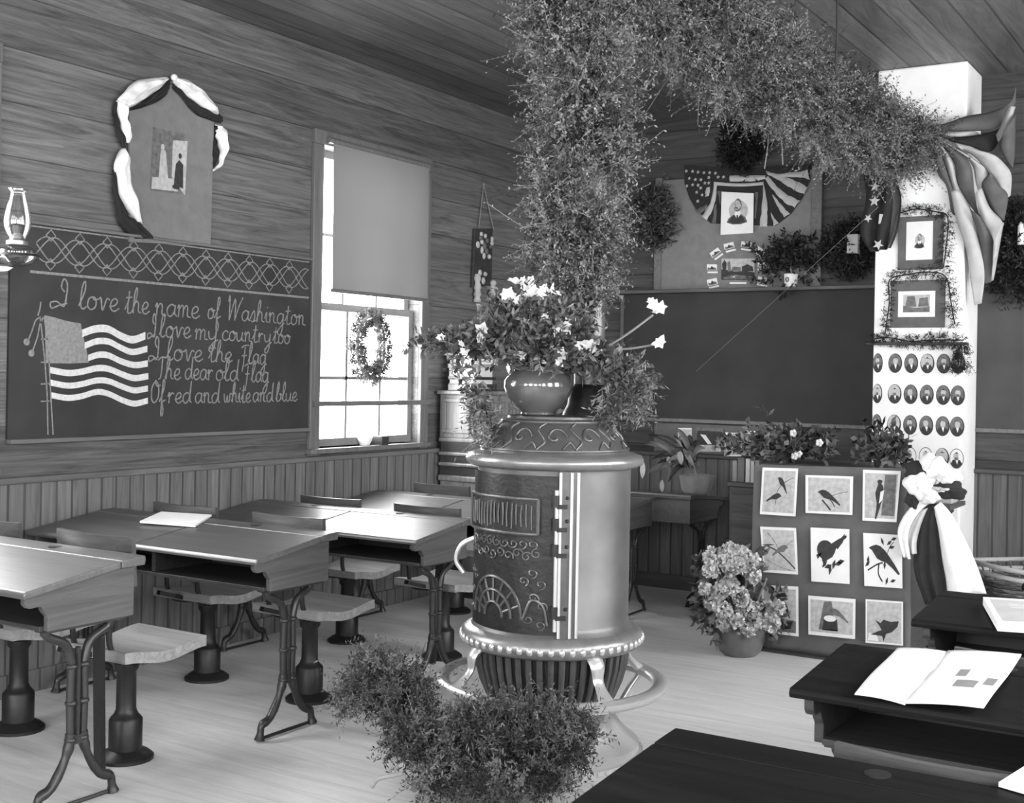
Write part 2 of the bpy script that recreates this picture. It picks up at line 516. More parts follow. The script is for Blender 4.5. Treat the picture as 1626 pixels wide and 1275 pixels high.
def tufts(b, d, per, seed, spread=.9):
    """every point becomes a tuft of sprigs springing from one spot"""
    rng = np.random.default_rng(seed); b = np.repeat(np.asarray(b, float), per, 0); d = np.repeat(np.asarray(d, float), per, 0)
    d = d / (np.linalg.norm(d, axis=1, keepdims=True) + 1e-9)
    return b + rng.normal(0, .008, b.shape), d + rng.normal(0, spread, d.shape)


def along(path, n, rad, seed, radial=1.0, fwd=0.3, fill=0.6):
    """points round a path with outward directions, for wrapping greenery"""
    rng = np.random.default_rng(seed)
    P = np.array(cr(path, 10)); seg = np.linalg.norm(np.diff(P, axis=0), axis=1); s = np.concatenate([[0], np.cumsum(seg)])
    u = rng.uniform(0, s[-1], n)
    C = np.stack([np.interp(u, s, P[:, i]) for i in range(3)], 1)
    T = np.stack([np.interp(u + 0.01, s, P[:, i]) for i in range(3)], 1) - np.stack([np.interp(u - 0.01, s, P[:, i]) for i in range(3)], 1)
    T /= np.linalg.norm(T, axis=1, keepdims=True) + 1e-9
    R = rng.normal(0, 1, (n, 3)); R -= (R * T).sum(1, keepdims=True) * T; R /= np.linalg.norm(R, axis=1, keepdims=True)
    if callable(rad): rr = np.array([rad(q) for q in u / s[-1]])
    else: rr = np.full(n, rad)
    rr = rr * rng.uniform(1 - fill, 1, n)
    return C + R * rr[:, None], R * radial + T * rng.normal(0, fwd, (n, 1)) + rng.normal(0, 0.25, (n, 3))


LWF = Frame((0, 0, 0), (0, 1, 0), (0, 0, 1))          # left wall: across = y, up = z
BWF = Frame((0, 7.86, 0), (1, 0, 0), (0, 0, 1))       # back wall: across = x, up = z


def lp(x, y, off=0.0):                                 # pixel -> (across, up) on the left wall
    q = lw(x, y, off); return (q[1], q[2])


def bp_(x, y, Y=7.86):                                 # pixel -> (across, up) on a plane parallel to the back wall
    q = bw(x, y, Y); return (q[0], q[2])


def under(part, *children):
    """hang pieces on the part they belong to, where they are"""
    for c in children:
        c.location = Vector(c.location) - Vector(part.location); c.parent = part


# ------------------------------------------------------------------ the room
TH = 0.16
def wall(name, axis, base, sgn, lo, hi, holes, m):
    """solid wall with window openings; sgn is the side the thickness goes to"""
    k = MB(); e = sorted(holes)
    def bx(a, b, z0, z1):
        if b - a < 1e-4: return
        p, q = sorted((base, base + sgn * TH))
        k.box(p, q, a, b, z0, z1) if axis == 0 else k.box(a, b, p, q, z0, z1)
    c = lo
    for a, b in e:
        bx(c, a, 0, ZC); bx(a, b, 0, WIN_Z[0]); bx(a, b, WIN_Z[1], ZC); c = b
    bx(c, hi, 0, ZC)
    return struct(k.build(name, m))


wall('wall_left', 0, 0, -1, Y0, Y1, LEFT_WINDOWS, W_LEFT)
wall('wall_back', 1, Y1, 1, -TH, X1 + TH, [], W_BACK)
wall('wall_right', 0, X1, 1, Y0, Y1, RIGHT_WINDOWS, W_SIDE)
wall('wall_rear', 1, Y0, -1, -TH, X1 + TH, ADDED_REAR_WINDOWS, W_SIDE)
struct(MB().box(-TH, X1 + TH, Y0 - TH, Y1 + TH, -0.1, 0).build('floor', W_FLOOR))
struct(MB().box(-TH, X1 + TH, Y0 - TH, Y1 + TH, ZC, ZC + 0.1).build('ceiling', W_CEIL))
# wainscot of narrow upright boards, its cap, and the baseboards
struct(MB().box(0, 0.018, Y0, Y1, 0, 0.945).build('trim_1', W_WAINL))
struct(MB().box(0, 0.035, Y0, Y1, 0.945, 0.975).build('trim_2', W_TRIM, bevel=0.006))
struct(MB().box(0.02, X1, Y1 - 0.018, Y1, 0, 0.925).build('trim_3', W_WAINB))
struct(MB().box(0.02, X1, Y1 - 0.04, Y1, 0.925, 0.952).build('trim_4', W_TRIMX, bevel=0.006))
struct(MB().box(0.018, 0.036, Y0, Y1, 0, 0.10).build('baseboard_left', W_WAINL, bevel=0.004))
struct(MB().box(0.04, X1, Y1 - 0.036, Y1 - 0.018, 0, 0.10).build('baseboard_back', W_TRIMX, bevel=0.004))
# picture rail shelf along the back wall
struct(MB().box(0.72, 2.66, Y1 - 0.11, Y1, 2.062, 2.086).build('trim_5', W_TRIMX, bevel=0.004))


def window(n, axis, base, sgn, a, b):
    """casing, double-hung sash with muntins and panes, sill"""
    r = bpy.data.objects.new('window_%d' % n, None); COL.objects.link(r); struct(r)
    z0, z1 = WIN_Z; w = 0.085
    def bx(k, p0, p1, q0, q1, za, zb):
        p0, p1 = sorted((base - sgn * p0, base - sgn * p1))
        k.box(p0, p1, q0, q1, za, zb) if axis == 0 else k.box(q0, q1, p0, p1, za, zb)
    k = MB()
    bx(k, 0, .026, a - w, a, z0 - .04, z1); bx(k, 0, .026, b, b + w, z0 - .04, z1); bx(k, 0, .03, a - w, b + w, z1, z1 + w)
    k.build('casing', W_CASE if axis == 0 else W_TRIMX, r, bevel=0.004)
    k = MB(); bx(k, -.12, .05, a - w - .01, b + w + .01, z0 - .03, z0); k.build('sill', W_CASE, r, bevel=0.005)
    zm = 1.86
    for nm, za, zb, dep in (('lower_sash', z0 + .005, zm + .025, -.085), ('upper_sash', zm - .025, z1, -.125)):
        k = MB(); f = .045
        bx(k, dep, dep + .035, a, a + f, za, zb); bx(k, dep, dep + .035, b - f, b, za, zb)
        bx(k, dep, dep + .035, a + f, b - f, za, za + f); bx(k, dep, dep + .035, a + f, b - f, zb - f, zb)
        for i in (1, 2):
            c = a + (b - a) * i / 3; bx(k, dep + .006, dep + .03, c - .010, c + .010, za + f, zb - f)
        c = (za + zb) / 2 - .02; bx(k, dep + .006, dep + .03, a + f, b - f, c - .010, c + .010)
        s_ = k.build(nm, SASH, r)
        k = MB(); bx(k, dep + .016, dep + .020, a + f, b - f, za + f, zb - f); k.build('pane', GLASS, s_)
    return r


# depth p is measured into the room (+) from the wall face; sgn is the direction out of the room
wn_ = 0
for a, b in reversed(LEFT_WINDOWS): wn_ += 1; window(wn_, 0, 0.0, -1, a, b)
for a, b in RIGHT_WINDOWS: wn_ += 1; window(wn_, 0, X1, 1, a, b)
for a, b in ADDED_REAR_WINDOWS: wn_ += 1; window(wn_, 1, Y0, -1, a, b)
# narrow bar fixed across the lower part of the window
struct(MB().box(0.026, 0.05, 5.40, 6.545, 1.268, 1.298).build('trim_6', W_TRIM, bevel=0.003))
# brick chimney, plastered white
CH = (2.692, 3.213, 7.45)
struct(MB().box(CH[0], CH[1], CH[2], Y1, 0, ZC).build('chimney', PLASTER, bevel=0.012))

# ------------------------------------------------------------------ left wall: blackboard with chalk work
bb = thing('blackboard', 'wide slate blackboard on the left wall with chalk verse, chalk flag and braided border', 'blackboard', (0, 3.4, 1.145))
def bpos(o): o.location = (0, -3.4, -1.145); return o      # parts are modelled in room coordinates
slate = bpos(MB().box(0, 0.014, 3.40, 5.372, 1.145, 2.112).build('slate', CHALKB, bb))
bpos(MB().box(0, 0.040, 3.40, 5.372, 2.112, 2.126).build('top_rail', W_TRIM, bb, bevel=0.003))
bpos(MB().box(0, 0.045, 3.40, 5.372, 1.125, 1.145).build('chalk_ledge', W_TRIM, bb, bevel=0.003))
D0 = 0.0145
k = MB()                                                     # border: two ruled lines and a braid with diamonds
k.stroke([(3.50, 2.104), (5.365, 2.104)], LWF, .007, D0); k.stroke([(3.50, 1.898), (5.365, 1.898)], LWF, .012, D0)
per = 0.159; y00 = 3.607; zc_ = 2.005; A = .058
ys = np.linspace(3.53, 5.36, 220)
for sg in (1, -1):
    for dy in (-.022, .022):
        k.stroke([(y, zc_ + sg * A * math.cos(math.pi * (y - y00 + dy) / per)) for y in ys], LWF, .0055, D0 + .0003 * (1 + (sg > 0) * 2 + (dy > 0)))
for i in range(12):
    for sg in (1, -1):
        c = (y00 + per * i, zc_ + sg * .066); r = .026
        if c[0] < 5.35: k.stroke([(c[0] - r, c[1]), (c[0], c[1] + r), (c[0] + r, c[1]), (c[0], c[1] - r), (c[0] - r, c[1])], LWF, .006, D0)
under(slate, bpos(k.build('chalk_border', CHALK, bb)))

GL = {
 'a': (1.0, [[(.75,.85),(.45,1),(.1,.7),(.1,.25),(.4,0),(.72,.4),(.78,.98),(.76,.3),(1.0,.05)]]),
 'b': (.95, [[(.0,.2),(.35,1.4),(.3,2.1),(.12,1.6),(.12,.2),(.4,0),(.72,.3),(.66,.8),(.5,.75),(.95,.7)]]),
 'c': (.85, [[(.75,.8),(.45,1),(.1,.65),(.15,.15),(.5,0),(.85,.2)]]),
 'd': (1.05, [[(.75,.85),(.45,1),(.1,.7),(.1,.25),(.4,0),(.75,.5),(.85,2.1),(.82,.4),(1.05,.05)]]),
 'e': (.85, [[(.0,.35),(.45,.45),(.66,.78),(.42,1),(.12,.7),(.14,.2),(.45,0),(.85,.25)]]),
 'f': (.8, [[(.0,.1),(.42,1),(.6,1.8),(.42,2.1),(.32,1.5),(.32,-.9),(.5,-1.1),(.58,-.6),(.36,0),(.8,.3)]]),
 'g': (1.0, [[(.75,.85),(.45,1),(.1,.7),(.1,.25),(.4,0),(.72,.4),(.78,.98),(.74,-.6),(.45,-1.1),(.2,-.8),(.6,-.2),(1,.1)]]),
 'h': (1.0, [[(.0,.1),(.38,1.4),(.34,2.1),(.16,1.6),(.12,0)], [(.12,.55),(.4,1),(.64,.8),(.68,.2),(1.0,.05)]]),
 'i': (.5, [[(.0,.4),(.2,1),(.2,.2),(.5,.05)], [(.24,1.4),(.3,1.52)]]),
 'l': (.62, [[(.0,.2),(.4,1.4),(.34,2.1),(.14,1.6),(.14,.3),(.36,0),(.62,.2)]]),
 'm': (1.3, [[(.0,.7),(.14,1),(.16,0)], [(.16,.6),(.38,1),(.55,.8),(.56,0)], [(.56,.6),(.78,1),(.95,.8),(.98,.15),(1.3,.05)]]),
 'n': (1.0, [[(.0,.7),(.14,1),(.16,0)], [(.16,.6),(.4,1),(.6,.8),(.64,.15),(1.0,.05)]]),
 'o': (.95, [[(.5,1),(.15,.8),(.1,.25),(.4,0),(.74,.25),(.72,.8),(.45,1),(.6,.75),(.95,.85)]]),
 'r': (.8, [[(.0,.6),(.14,1),(.16,0)], [(.16,.55),(.4,.95),(.65,.85)]]),
 's': (.75, [[(.0,.2),(.42,1.05),(.56,.4),(.36,0),(.1,.12)], [(.36,0),(.75,.15)]]),
 't': (.75, [[(.0,.3),(.3,1.0),(.34,1.8)], [(.34,1.8),(.3,.2),(.5,0),(.75,.15)], [(.04,1.25),(.66,1.32)]]),
 'u': (1.0, [[(.0,.9),(.1,.2),(.35,0),(.65,.35),(.7,.95),(.7,.2),(1.0,.05)]]),
 'v': (.95, [[(.0,.8),(.18,.95),(.4,0),(.68,.9),(.95,.85)]]),
 'w': (1.25, [[(.0,.9),(.2,.08),(.45,.15),(.52,.7),(.62,.08),(.88,.2),(.95,.92),(1.25,.85)]]),
 'y': (1.0, [[(.0,.9),(.14,.25),(.4,.12),(.7,.45),(.76,.95),(.7,-.6),(.42,-1.1),(.2,-.8),(.6,-.2),(1.0,.1)]]),
 'I': (1.15, [[(1.05,.35),(.55,.15),(.12,-.1),(.0,.3),(.4,.42),(.85,.1),(.95,1.0),(.9,1.9),(.66,2.2),(.56,1.6),(.8,1.2)]]),
 'W': (1.6, [[(.0,1.7),(.12,2.2),(.22,.0)], [(.22,.0),(.75,2.0),(.85,.0)], [(.85,.0),(1.2,1.3),(1.6,2.2)]]),
 'F': (1.05, [[(.5,1.6),(.42,.0),(.3,-.8)], [(.0,1.5),(.4,1.75),(1.0,1.8)], [(.15,.75),(.8,.8)]]),
 'T': (.95, [[(.0,1.7),(.4,2.0),(.95,1.95)], [(.5,1.95),(.45,.3),(.2,.0)]]),
 'O': (1.2, [[(.55,2),(.1,1.4),(.1,.4),(.5,0),(1.0,.5),(.95,1.5),(.5,2.0),(.7,1.5),(1.2,1.6)]]),
}
# every word: its text and where its base line starts and ends on the board (survey pixels), with the height of its small letters
WORDS = [('I', 77, 487, 106, 489, .060), ('love', 122, 490, 186, 495, .062), ('the', 195, 497, 234, 499, .060), ('name', 243, 501, 314, 506, .062),
         ('of', 326, 506, 347, 507, .055), ('Washington', 358, 508, 482, 517, .058),
         ('I', 231, 536, 245, 537, .055), ('love', 250, 535, 300, 537, .056), ('my', 306, 539, 343, 541, .055), ('country', 349, 540, 428, 545, .052), ('too', 430, 545, 458, 546, .050),
         ('I', 233, 572, 250, 573, .055), ('love', 261, 572, 319, 574, .058), ('the', 328, 574, 366, 576, .056), ('Flag', 379, 577, 420, 579, .056),
         ('The', 246, 602, 284, 603, .056), ('dear', 290, 602, 336, 604, .056), ('old', 339, 604, 376, 605, .056), ('Flag', 384, 606, 424, 607, .056),
         ('Of', 236, 639, 259, 640, .056), ('red', 263, 640, 301, 640, .054), ('and', 306, 640, 346, 640, .054), ('white', 352, 639, 395, 639, .052),
         ('and', 398, 638, 431, 638, .052), ('blue', 435, 637, 469, 637, .052)]
k = MB(); wj = 0
for wd, xa, ya, xb, yb, xh in WORDS:
    p, q = lp(xa, ya), lp(xb, yb)
    tot = sum(GL[c][0] for c in wd); x = 0.0
    for c in wd:
        adv, st = GL[c]
        for s_ in st:
            pts = []
            for (gx, gy) in cr(s_, 5):
                t = (x + gx + 0.08 * (gy - 0.5)) / tot
                pts.append((p[0] + (q[0] - p[0]) * t, p[1] + (q[1] - p[1]) * t + gy * xh))
            wj += 1
            k.stroke(pts, LWF, .0066, D0, .001 + 0.0002 * (wj % 5), 3e-5)
        x += adv
under(slate, bpos(k.build('chalk_writing', CHALK, bb)))

# chalk flag: rubbed field, six dense wavy stripes, staff, cord and tassels
fk = MB()
def C2(x, y): return lp(x / 3.188, y / 3.188 + 360)
fk.mat(0).prism([C2(*q) for q in ((222, 690), (340, 692), (438, 688), (425, 610), (408, 550), (398, 490), (330, 478), (260, 458), (215, 448))][::-1][::-1], LWF, D0, D0 + .001)
def stripe(mid, w=32):
    m_ = cr(mid, 8)
    fk.mat(1)
    up_ = [C2(a, b - w / 2) for a, b in m_]; dn = [C2(a, b + w / 2) for a, b in m_]
    for i in range(len(m_) - 1):
        fk.prism([dn[i], dn[i + 1], up_[i + 1], up_[i]], LWF, D0, D0 + .0012)
stripe([(405, 540), (470, 518), (535, 518), (600, 552), (660, 572), (725, 552)], 38)
stripe([(418, 602), (480, 580), (540, 582), (600, 612), (660, 634), (735, 618)])
stripe([(436, 664), (490, 648), (540, 652), (600, 680), (670, 700), (738, 692)])
stripe([(243, 725), (330, 740), (400, 734), (480, 716), (540, 720), (610, 748), (670, 766), (740, 756)])
stripe([(240, 788), (330, 804), (400, 797), (480, 778), (540, 782), (610, 810), (670, 828), (738, 818)], 30)
stripe([(245, 852), (330, 866), (400, 858), (480, 836), (540, 846), (610, 878), (670, 895), (738, 880)], 30)
fk.mat(2)
fk.stroke([C2(192, 455), C2(205, 570), C2(217, 690), C2(228, 850), C2(232, 1052)], LWF, .006, D0)
fk.stroke([C2(212, 455), C2(228, 570), C2(238, 690), C2(246, 850), C2(258, 1052)], LWF, .006, D0)
for yb in (570, 686, 796, 884): fk.stroke([C2(196, yb), C2(240, yb - 2)], LWF, .006, D0)
fk.stroke(cr([C2(196, 455), C2(170, 475), C2(150, 530), C2(128, 585)], 6), LWF, .006, D0)
fk.stroke(cr([C2(206, 460), C2(190, 500), C2(178, 560), C2(150, 640)], 6), LWF, .006, D0)
fk.stroke(cr([C2(180, 450), C2(190, 420), C2(196, 380)], 6), LWF, .006, D0)
for c in ((124, 583), (148, 640)): fk.oval(LWF, *C2(*c), .016, .016, D0, D0 + .001, 12)
under(slate, bpos(fk.build('chalk_flag', [CHALKG, CHALKW, CHALK], bb)))

# print on a pale mat board, leaning on the top rail of the blackboard
pb = thing('mat_board_picture', 'pale mat board with a small print of people, propped above the left blackboard', 'picture', (0.0, 4.05, 2.126))
k = MB(); pts = [lp(x, y, .02) for x, y in ((205, 384), (333, 391), (339, 176), (272, 126), (204, 150))]
k.prism(pts, Frame((0.014, 0, 0), (0, 1, 0), (0, 0, 1)), 0, .012)
o = k.build('mat', PAPERM, pb); o.location = (0, -4.05, -2.126)
F2 = Frame((0.0265, 0, 0), (0, 1, 0), (0, 0, 1))
def C1(x, y): return lp(x / 3.188, y / 3.188 + 80, .0265)
k = MB(); k.mat(0).prism([C1(*q) for q in ((758, 708), (918, 728), (935, 425), (775, 388))], F2, 0, .0015)
k.mat(1).prism([C1(*q) for q in ((868, 640), (935, 735), (948, 460), (875, 455))], F2, .0015, .0022)
k.mat(1).prism([C1(*q) for q in ((800, 655), (850, 660), (842, 560), (836, 505), (812, 505), (808, 560))], F2, .0022, .003)
k.mat(1).oval(F2, *C1(822, 490), .012, .016, .0022, .003)
k.mat(2).prism([C1(*q) for q in ((878, 680), (925, 700), (925, 580), (905, 555), (888, 575))], F2, .0028, .0034)
k.mat(2).oval(F2, *C1(910, 535), .010, .014, .0028, .0034)
k.mat(1).prism([C1(*q) for q in ((765, 700), (900, 715), (880, 650), (770, 640))], F2, .0022, .0026)
k.mat(2).oval(F2, *C1(888, 692), .025, .012, .0034, .0038)
o = k.build('print', [INKM, INKL, INKD], pb); o.location = (0, -4.05, -2.126)

# white and dark bunting looped round that board
bt = thing('bunting', 'white and dark cloth bunting looped round the pale mat board above the blackboard', 'bunting', (0.0, 4.05, 2.126))
def swag(outer, inner, mi, seed, puff=.035, base=.03):
    """gathered strip between two edges, puffed away from the wall"""
    rng = random.Random(seed)
    A_, B_ = cr([C1(*q) for q in outer], 7), cr([C1(*q) for q in inner], 7)
    n = min(len(A_), len(B_)); rows = []
    for j in range(9):
        t = j / 8; r = []
        for i in range(n):
            p = A_[i] * (1 - t) + B_[i] * t
            wd_ = np.linalg.norm(A_[i] - B_[i])
            d = base + puff * math.sin(math.pi * t) * min(1, wd_ / .05) + .006 * math.sin(t * 17 + i * .25 + seed) + .004 * math.sin(i * .8 + seed * 2)
            r.append((d, p[0], p[1]))
        rows.append(r)
    sw.mat(mi).sheet(rows)
sw = MB()
swag([(838, 138), (780, 140), (700, 150), (640, 195), (588, 250)], [(845, 150), (805, 190), (745, 235), (690, 275), (630, 305)], 0, 1)
swag([(850, 145), (812, 190), (750, 238), (690, 275), (640, 303)], [(852, 178), (825, 235), (770, 270), (700, 295), (645, 306)], 1, 2, .02, .034)
swag([(586, 252), (592, 330), (612, 400), (638, 468)], [(638, 300), (640, 370), (655, 415), (648, 470)], 0, 3)
swag([(580, 260), (580, 350), (590, 420), (622, 495)], [(590, 265), (600, 360), (615, 420), (640, 492)], 1, 4, .02, .024)
swag([(615, 498), (574, 570), (585, 680), (625, 780), (690, 868)], [(628, 498), (655, 570), (655, 650), (692, 760), (708, 880)], 0, 5)
swag([(572, 600), (572, 720), (600, 860), (665, 945), (700, 952)], [(580, 640), (600, 750), (640, 830), (720, 880), (785, 955)], 1, 6, .02, .024)
swag([(868, 132), (940, 150), (1000, 180), (1060, 250), (1098, 315)], [(866, 160), (900, 200), (960, 250), (1030, 300), (1095, 330)], 0, 7)
swag([(866, 165), (905, 200), (965, 255), (1040, 300), (1105, 325)], [(868, 190), (915, 245), (975, 315), (1050, 350), (1112, 372)], 1, 8, .02, .034)
swag([(1085, 375), (1120, 385), (1142, 430), (1135, 520), (1110, 590), (1072, 612)], [(1088, 410), (1088, 435), (1105, 480), (1110, 530), (1098, 580), (1070, 605)], 0, 9)
swag([(1086, 440), (1092, 480), (1098, 530), (1092, 580)], [(1078, 470), (1076, 520), (1076, 560), (1074, 590)], 1, 10, .01, .024)
q = C1(865, 140); sw.mat(0).ball((.05, q[0], q[1]), .016)
o = sw.build('cloth', [CLOTHW, CLOTHD], bt, smooth=60, solid=.003); o.location = (0, -4.05, -2.126)

# oil lamp on a bracket
LX = .20
lx, lz = lp(27, 398, LX)
lamp = thing('oil_lamp', 'glass chimney oil lamp on a bracket beside the left blackboard', 'lamp', (LX, lx, 1.90))
MB().lathe([(.036, .0), (.07, .015), (.085, .04), (.082, .065), (.05, .083), (.03, .087)], 24).build('oil_font', LGLASS, lamp, smooth=40)
MB().lathe([(.03, .087), (.045, .09), (.045, .105), (.03, .113), (.028, .125), (.012, .14)], 20).build('burner', BRASS, lamp, smooth=35)
k = MB(); pr = [(.034, .108), (.038, .125), (.054, .16), (.058, .19), (.052, .23), (.038, .28), (.032, .305), (.030, .315), (.044, .33)]
k.lathe(pr, 24); k.f.pop(); k.m.pop(); k.f.pop(); k.m.pop()
k.build('lamp_chimney', LGLASS, lamp, smooth=60, solid=.002)
k = MB().tube([(.09 * math.sin(t), .09 * math.cos(t), .045) for t in np.linspace(0, 2 * math.pi, 25)[:-1]], .006, 6, True)
k.tube(cr([(-LX + .01, -.10, -.06), (-.12, -.10, -.04), (-.06, -.07, .02), (-.04, -.08, .045)]), .007, 6)
k.tube(cr([(-LX + .01, -.10, .06), (-.14, -.11, .07), (-.09, -.09, .045)]), .006, 6)
k.box(-LX, -LX + .012, -.13, -.07, -.09, .09)
k.build('bracket', IRONL, lamp, smooth=40)
MB().lathe([(.004, -.004), (.045, .0), (.062, .012), (.064, .014)], 24, (-.05, -.06, -.022)).build('saucer', CLOTHW, lamp, smooth=40)

# roller shade
sh = thing('window_shade', 'pale roller shade drawn halfway down the left wall window', 'window shade', (.045, 5.98, 2.83))
MB().tube([(0, -.50, .0), (0, .50, .0)], .018, 14).build('roller', W_CASE, sh, smooth=40)
k = MB(); k.sheet([[(.008 + .012 * (j / 16) * math.sin(i * .5 + 1), -.465 + .955 * i / 24, -.87 * j / 16) for i in range(25)] for j in range(17)])
k.build('cloth', SHADE, sh, smooth=60)
MB().box(.004, .024, -.465, .49, -.89, -.868).build('hem_slat', W_CASE, sh, bevel=.004)

def wreath(name, label, fr, c, ra, rb, mat_, seed, n=900, L=.07, th=.035, group=None, ll=.035, lw_=.009):
    """ring of greenery hung flat on a wall or sash"""
    r = thing(name, label, 'wreath', fr.p(c[0], c[1], .05), 0, group)
    ring = [fr.u * ra * math.cos(t) + fr.v * rb * math.sin(t) for t in np.linspace(0, 2 * math.pi, 33)]
    b, d = along(ring, n, th, seed)
    flat = fr.n[None] * ((b * 1).dot(fr.n))[:, None]
    b = b - flat * np.where(b.dot(fr.n) < -.03, 1.6, 0)[:, None]
    sprays('foliage', b, d, L, mat_, r, 9, ll, lw_, .5, seed)
    MB().tube(ring[:-1], .010, 6, True).build('hoop', BARK, r, smooth=40)
    return r

WF = Frame((-.03, 0, 0), (0, 1, 0), (0, 0, 1))
c = lp(585, 550, 0)
wreath('wreath', 'round evergreen wreath hanging in the lower sash of the left wall window', WF, c, .135, .185, LEAF_E, 3, 560, .032, .024, None, .028, .008)
s_ = lp(603, 708, 0)
bx_ = MB().box(-.045, .045, -.035, .035, 0, .055).build('box', W_DARK, bevel=.004); bx_.location = (.0, s_[0], 1.02)
tag(bx_, 'small dark box on the window sill under the wreath', 'box')
s_ = lp(583, 708, 0)
k = MB().lathe([(.03, 0), (.045, .03), (.05, .05), (.02, .06)], 14); o = k.build('ornament', CLOTHW, smooth=50); o.location = (-.02, s_[0], 1.02)
tag(o, 'small pale ornament on the window sill beside the dark box', 'ornament')

# hanging pocket card with cords and tassels
hp = thing('wall_pocket', 'narrow dark hanging card with flowers and tassels, right of the window shade', 'wall hanging', (0.0, 7.17, 2.2))
def HP(x, y): a, b = lp(720 + x / 4.718, 270 + y / 4.718); return (a - 7.17, b - 2.2)
HF = Frame((0.004, 0, 0), (0, 1, 0), (0, 0, 1))
k = MB().prism([HP(*q) for q in ((120, 880), (265, 870), (275, 440), (140, 440))], HF, 0, .02); k.build('card', W_DARK, hp, bevel=.003)
k = MB(); q = HP(215, 110)
for e in ((172, 440), (285, 450)):
    z = HP(*e); k.tube([(.012, q[0], q[1]), (.02, z[0], z[1])], .004, 5)
k.ball((.012, q[0], q[1]), .012); k.build('hanging_cord', STRING, hp)
rg = random.Random(4)
for (x, y) in ((185, 480), (215, 495), (265, 520), (160, 560), (190, 540), (228, 530), (255, 575), (190, 600), (225, 610), (245, 650), (205, 645), (200, 830), (215, 780), (175, 770), (265, 550), (180, 510), (210, 570)):
    z = HP(x, y); MB().ball((.026, z[0], z[1]), .012, rg.uniform(.014, .024), rg.uniform(.016, .028), 8, 5).build('cloth_flower', INKL if x % 3 else CLOTHM, hp, smooth=60)
for x0, x1 in ((150, 150), (270, 255)):
    k = MB(); z0, z1, z2 = HP(x0, 830 if x0 > 200 else 780), HP((x0 + x1) / 2, 900), HP(x1, 990)
    k.tube(cr([(.03, *z0), (.034, *z1), (.03, *z2)]), [.018 + .012 * math.sin(i) ** 2 for i in range(13)], 8); k.build('tassel', CLOTHG, hp, smooth=50)

# ------------------------------------------------------------------ school desks and seats
DW, DD = 1.40, 0.47                                     # width and depth of a double desk
XF = lambda x: Frame((x, 0, 0), (0, 1, 0), (0, 0, 1))


def make_desk(label, loc, top, side, group, zs=(.740, .792, .799)):
    r = thing('school_desk', label, 'desk', loc, 0, group)
    zn, zf, zb = zs                       # heights of the near edge, the end of the slope, the flat strip
    k = MB(); t = .024
    prof = [(-.012, zn - t), (-.016, zn - t / 2), (-.010, zn), (.365, zf), (.365, zf - t), ]
    F = Frame((0, 0, 0), (0, 1, 0), (0, 0, 1))
    k.prism(prof, F, 0, DW * .497); k.prism(prof, F, DW * .503, DW)
    k.build('desk_top', top, r, bevel=.004)
    k = MB().prism([(.369, zf - t), (.369, zf + .001), (DD - .05, zb), (DD, zb + .002), (DD + .004, zb - .01), (DD, zf - t)], F, 0, DW)
    k.build('pen_ledge', top, r, bevel=.004)
    k = MB()
    for x in (.42, .98): MB().lathe([(.024, -.002), (.024, .0012), (.01, .0018)], 16, (x, .42, zb)).build('inkwell', IRON, r, smooth=40)
    sp_ = [(.012, zn - t - .002), (.012, .695)] + [(a, b) for a, b in cr([(.012, .695), (.03, .68), (.07, .68), (.085, .66), (.10, .645)], 4)][1:] + [(.10, .597), (DD - .02, .597), (DD - .02, zf - t - .002), (.36, zf - t - .003)]
    for x in (.03, DW - .055): MB().prism(sp_, F, x, x + .024).build('side_panel', side, r, bevel=.003)
    k = MB().box(.054, DW - .055, .085, DD - .03, .597, .612); k.box(DW / 2 - .012, DW / 2 + .012, .10, DD - .03, .612, zn - .03)
    k.build('book_shelf', W_DARK, r, bevel=.002)
    MB().box(.054, DW - .055, DD - .045, DD - .025, .597, zf - t - .004).build('back_board', side, r)
    for x in (.085, DW - .07):
        k = MB()
        for a, b in ((.10, .225), (.40, .275)):         # fork under the box, then twin rods, then splayed feet
            e = 1 if a > .25 else -1
            k.tube(cr([(x, a + e * -.02, .597), (x, a - e * .03, .57), (x, .25 + e * .05, .535), (x, b, .47)], 5), [.018] * 4 + [.015] * 12, 8)
            k.tube([(x, b, .48), (x, b + e * .004, .35), (x, b, .22)], .0135, 8)
            k.tube(cr([(x, b, .24), (x, .25 + e * .032, .195), (x, .25 + e * .056, .14), (x, .25 + e * .098, .082), (x, .25 + e * .142, .062), (x, .25 + e * .150, .034), (x, .25 + e * .156, .005)], 4),
                   [.017] * 4 + [.019, .017, .014, .014, .015, .016, .017, .016, .016, .016, .018, .018, .016, .014, .014, .014, .014, .015, .017, .02, .022], 8)
            for zq in (.46, .34, .22): k.ball((x, b, zq), .021, .021, .012, 10, 6)
        k.tube([(x, .25, .22), (x, .25, .52)], .010, 6); k.box(x - .012, x + .012, .215, .285, .205, .235)
        k.box(x - .03, x + .03, .10, .43, .589, .597)
        lg = k.build('leg', IRONL, r, smooth=50)
        MB().tube([(x, .12, .010), (x, .38, .010)], .007, 6).build('foot_bar', IRONL, lg)
    return r


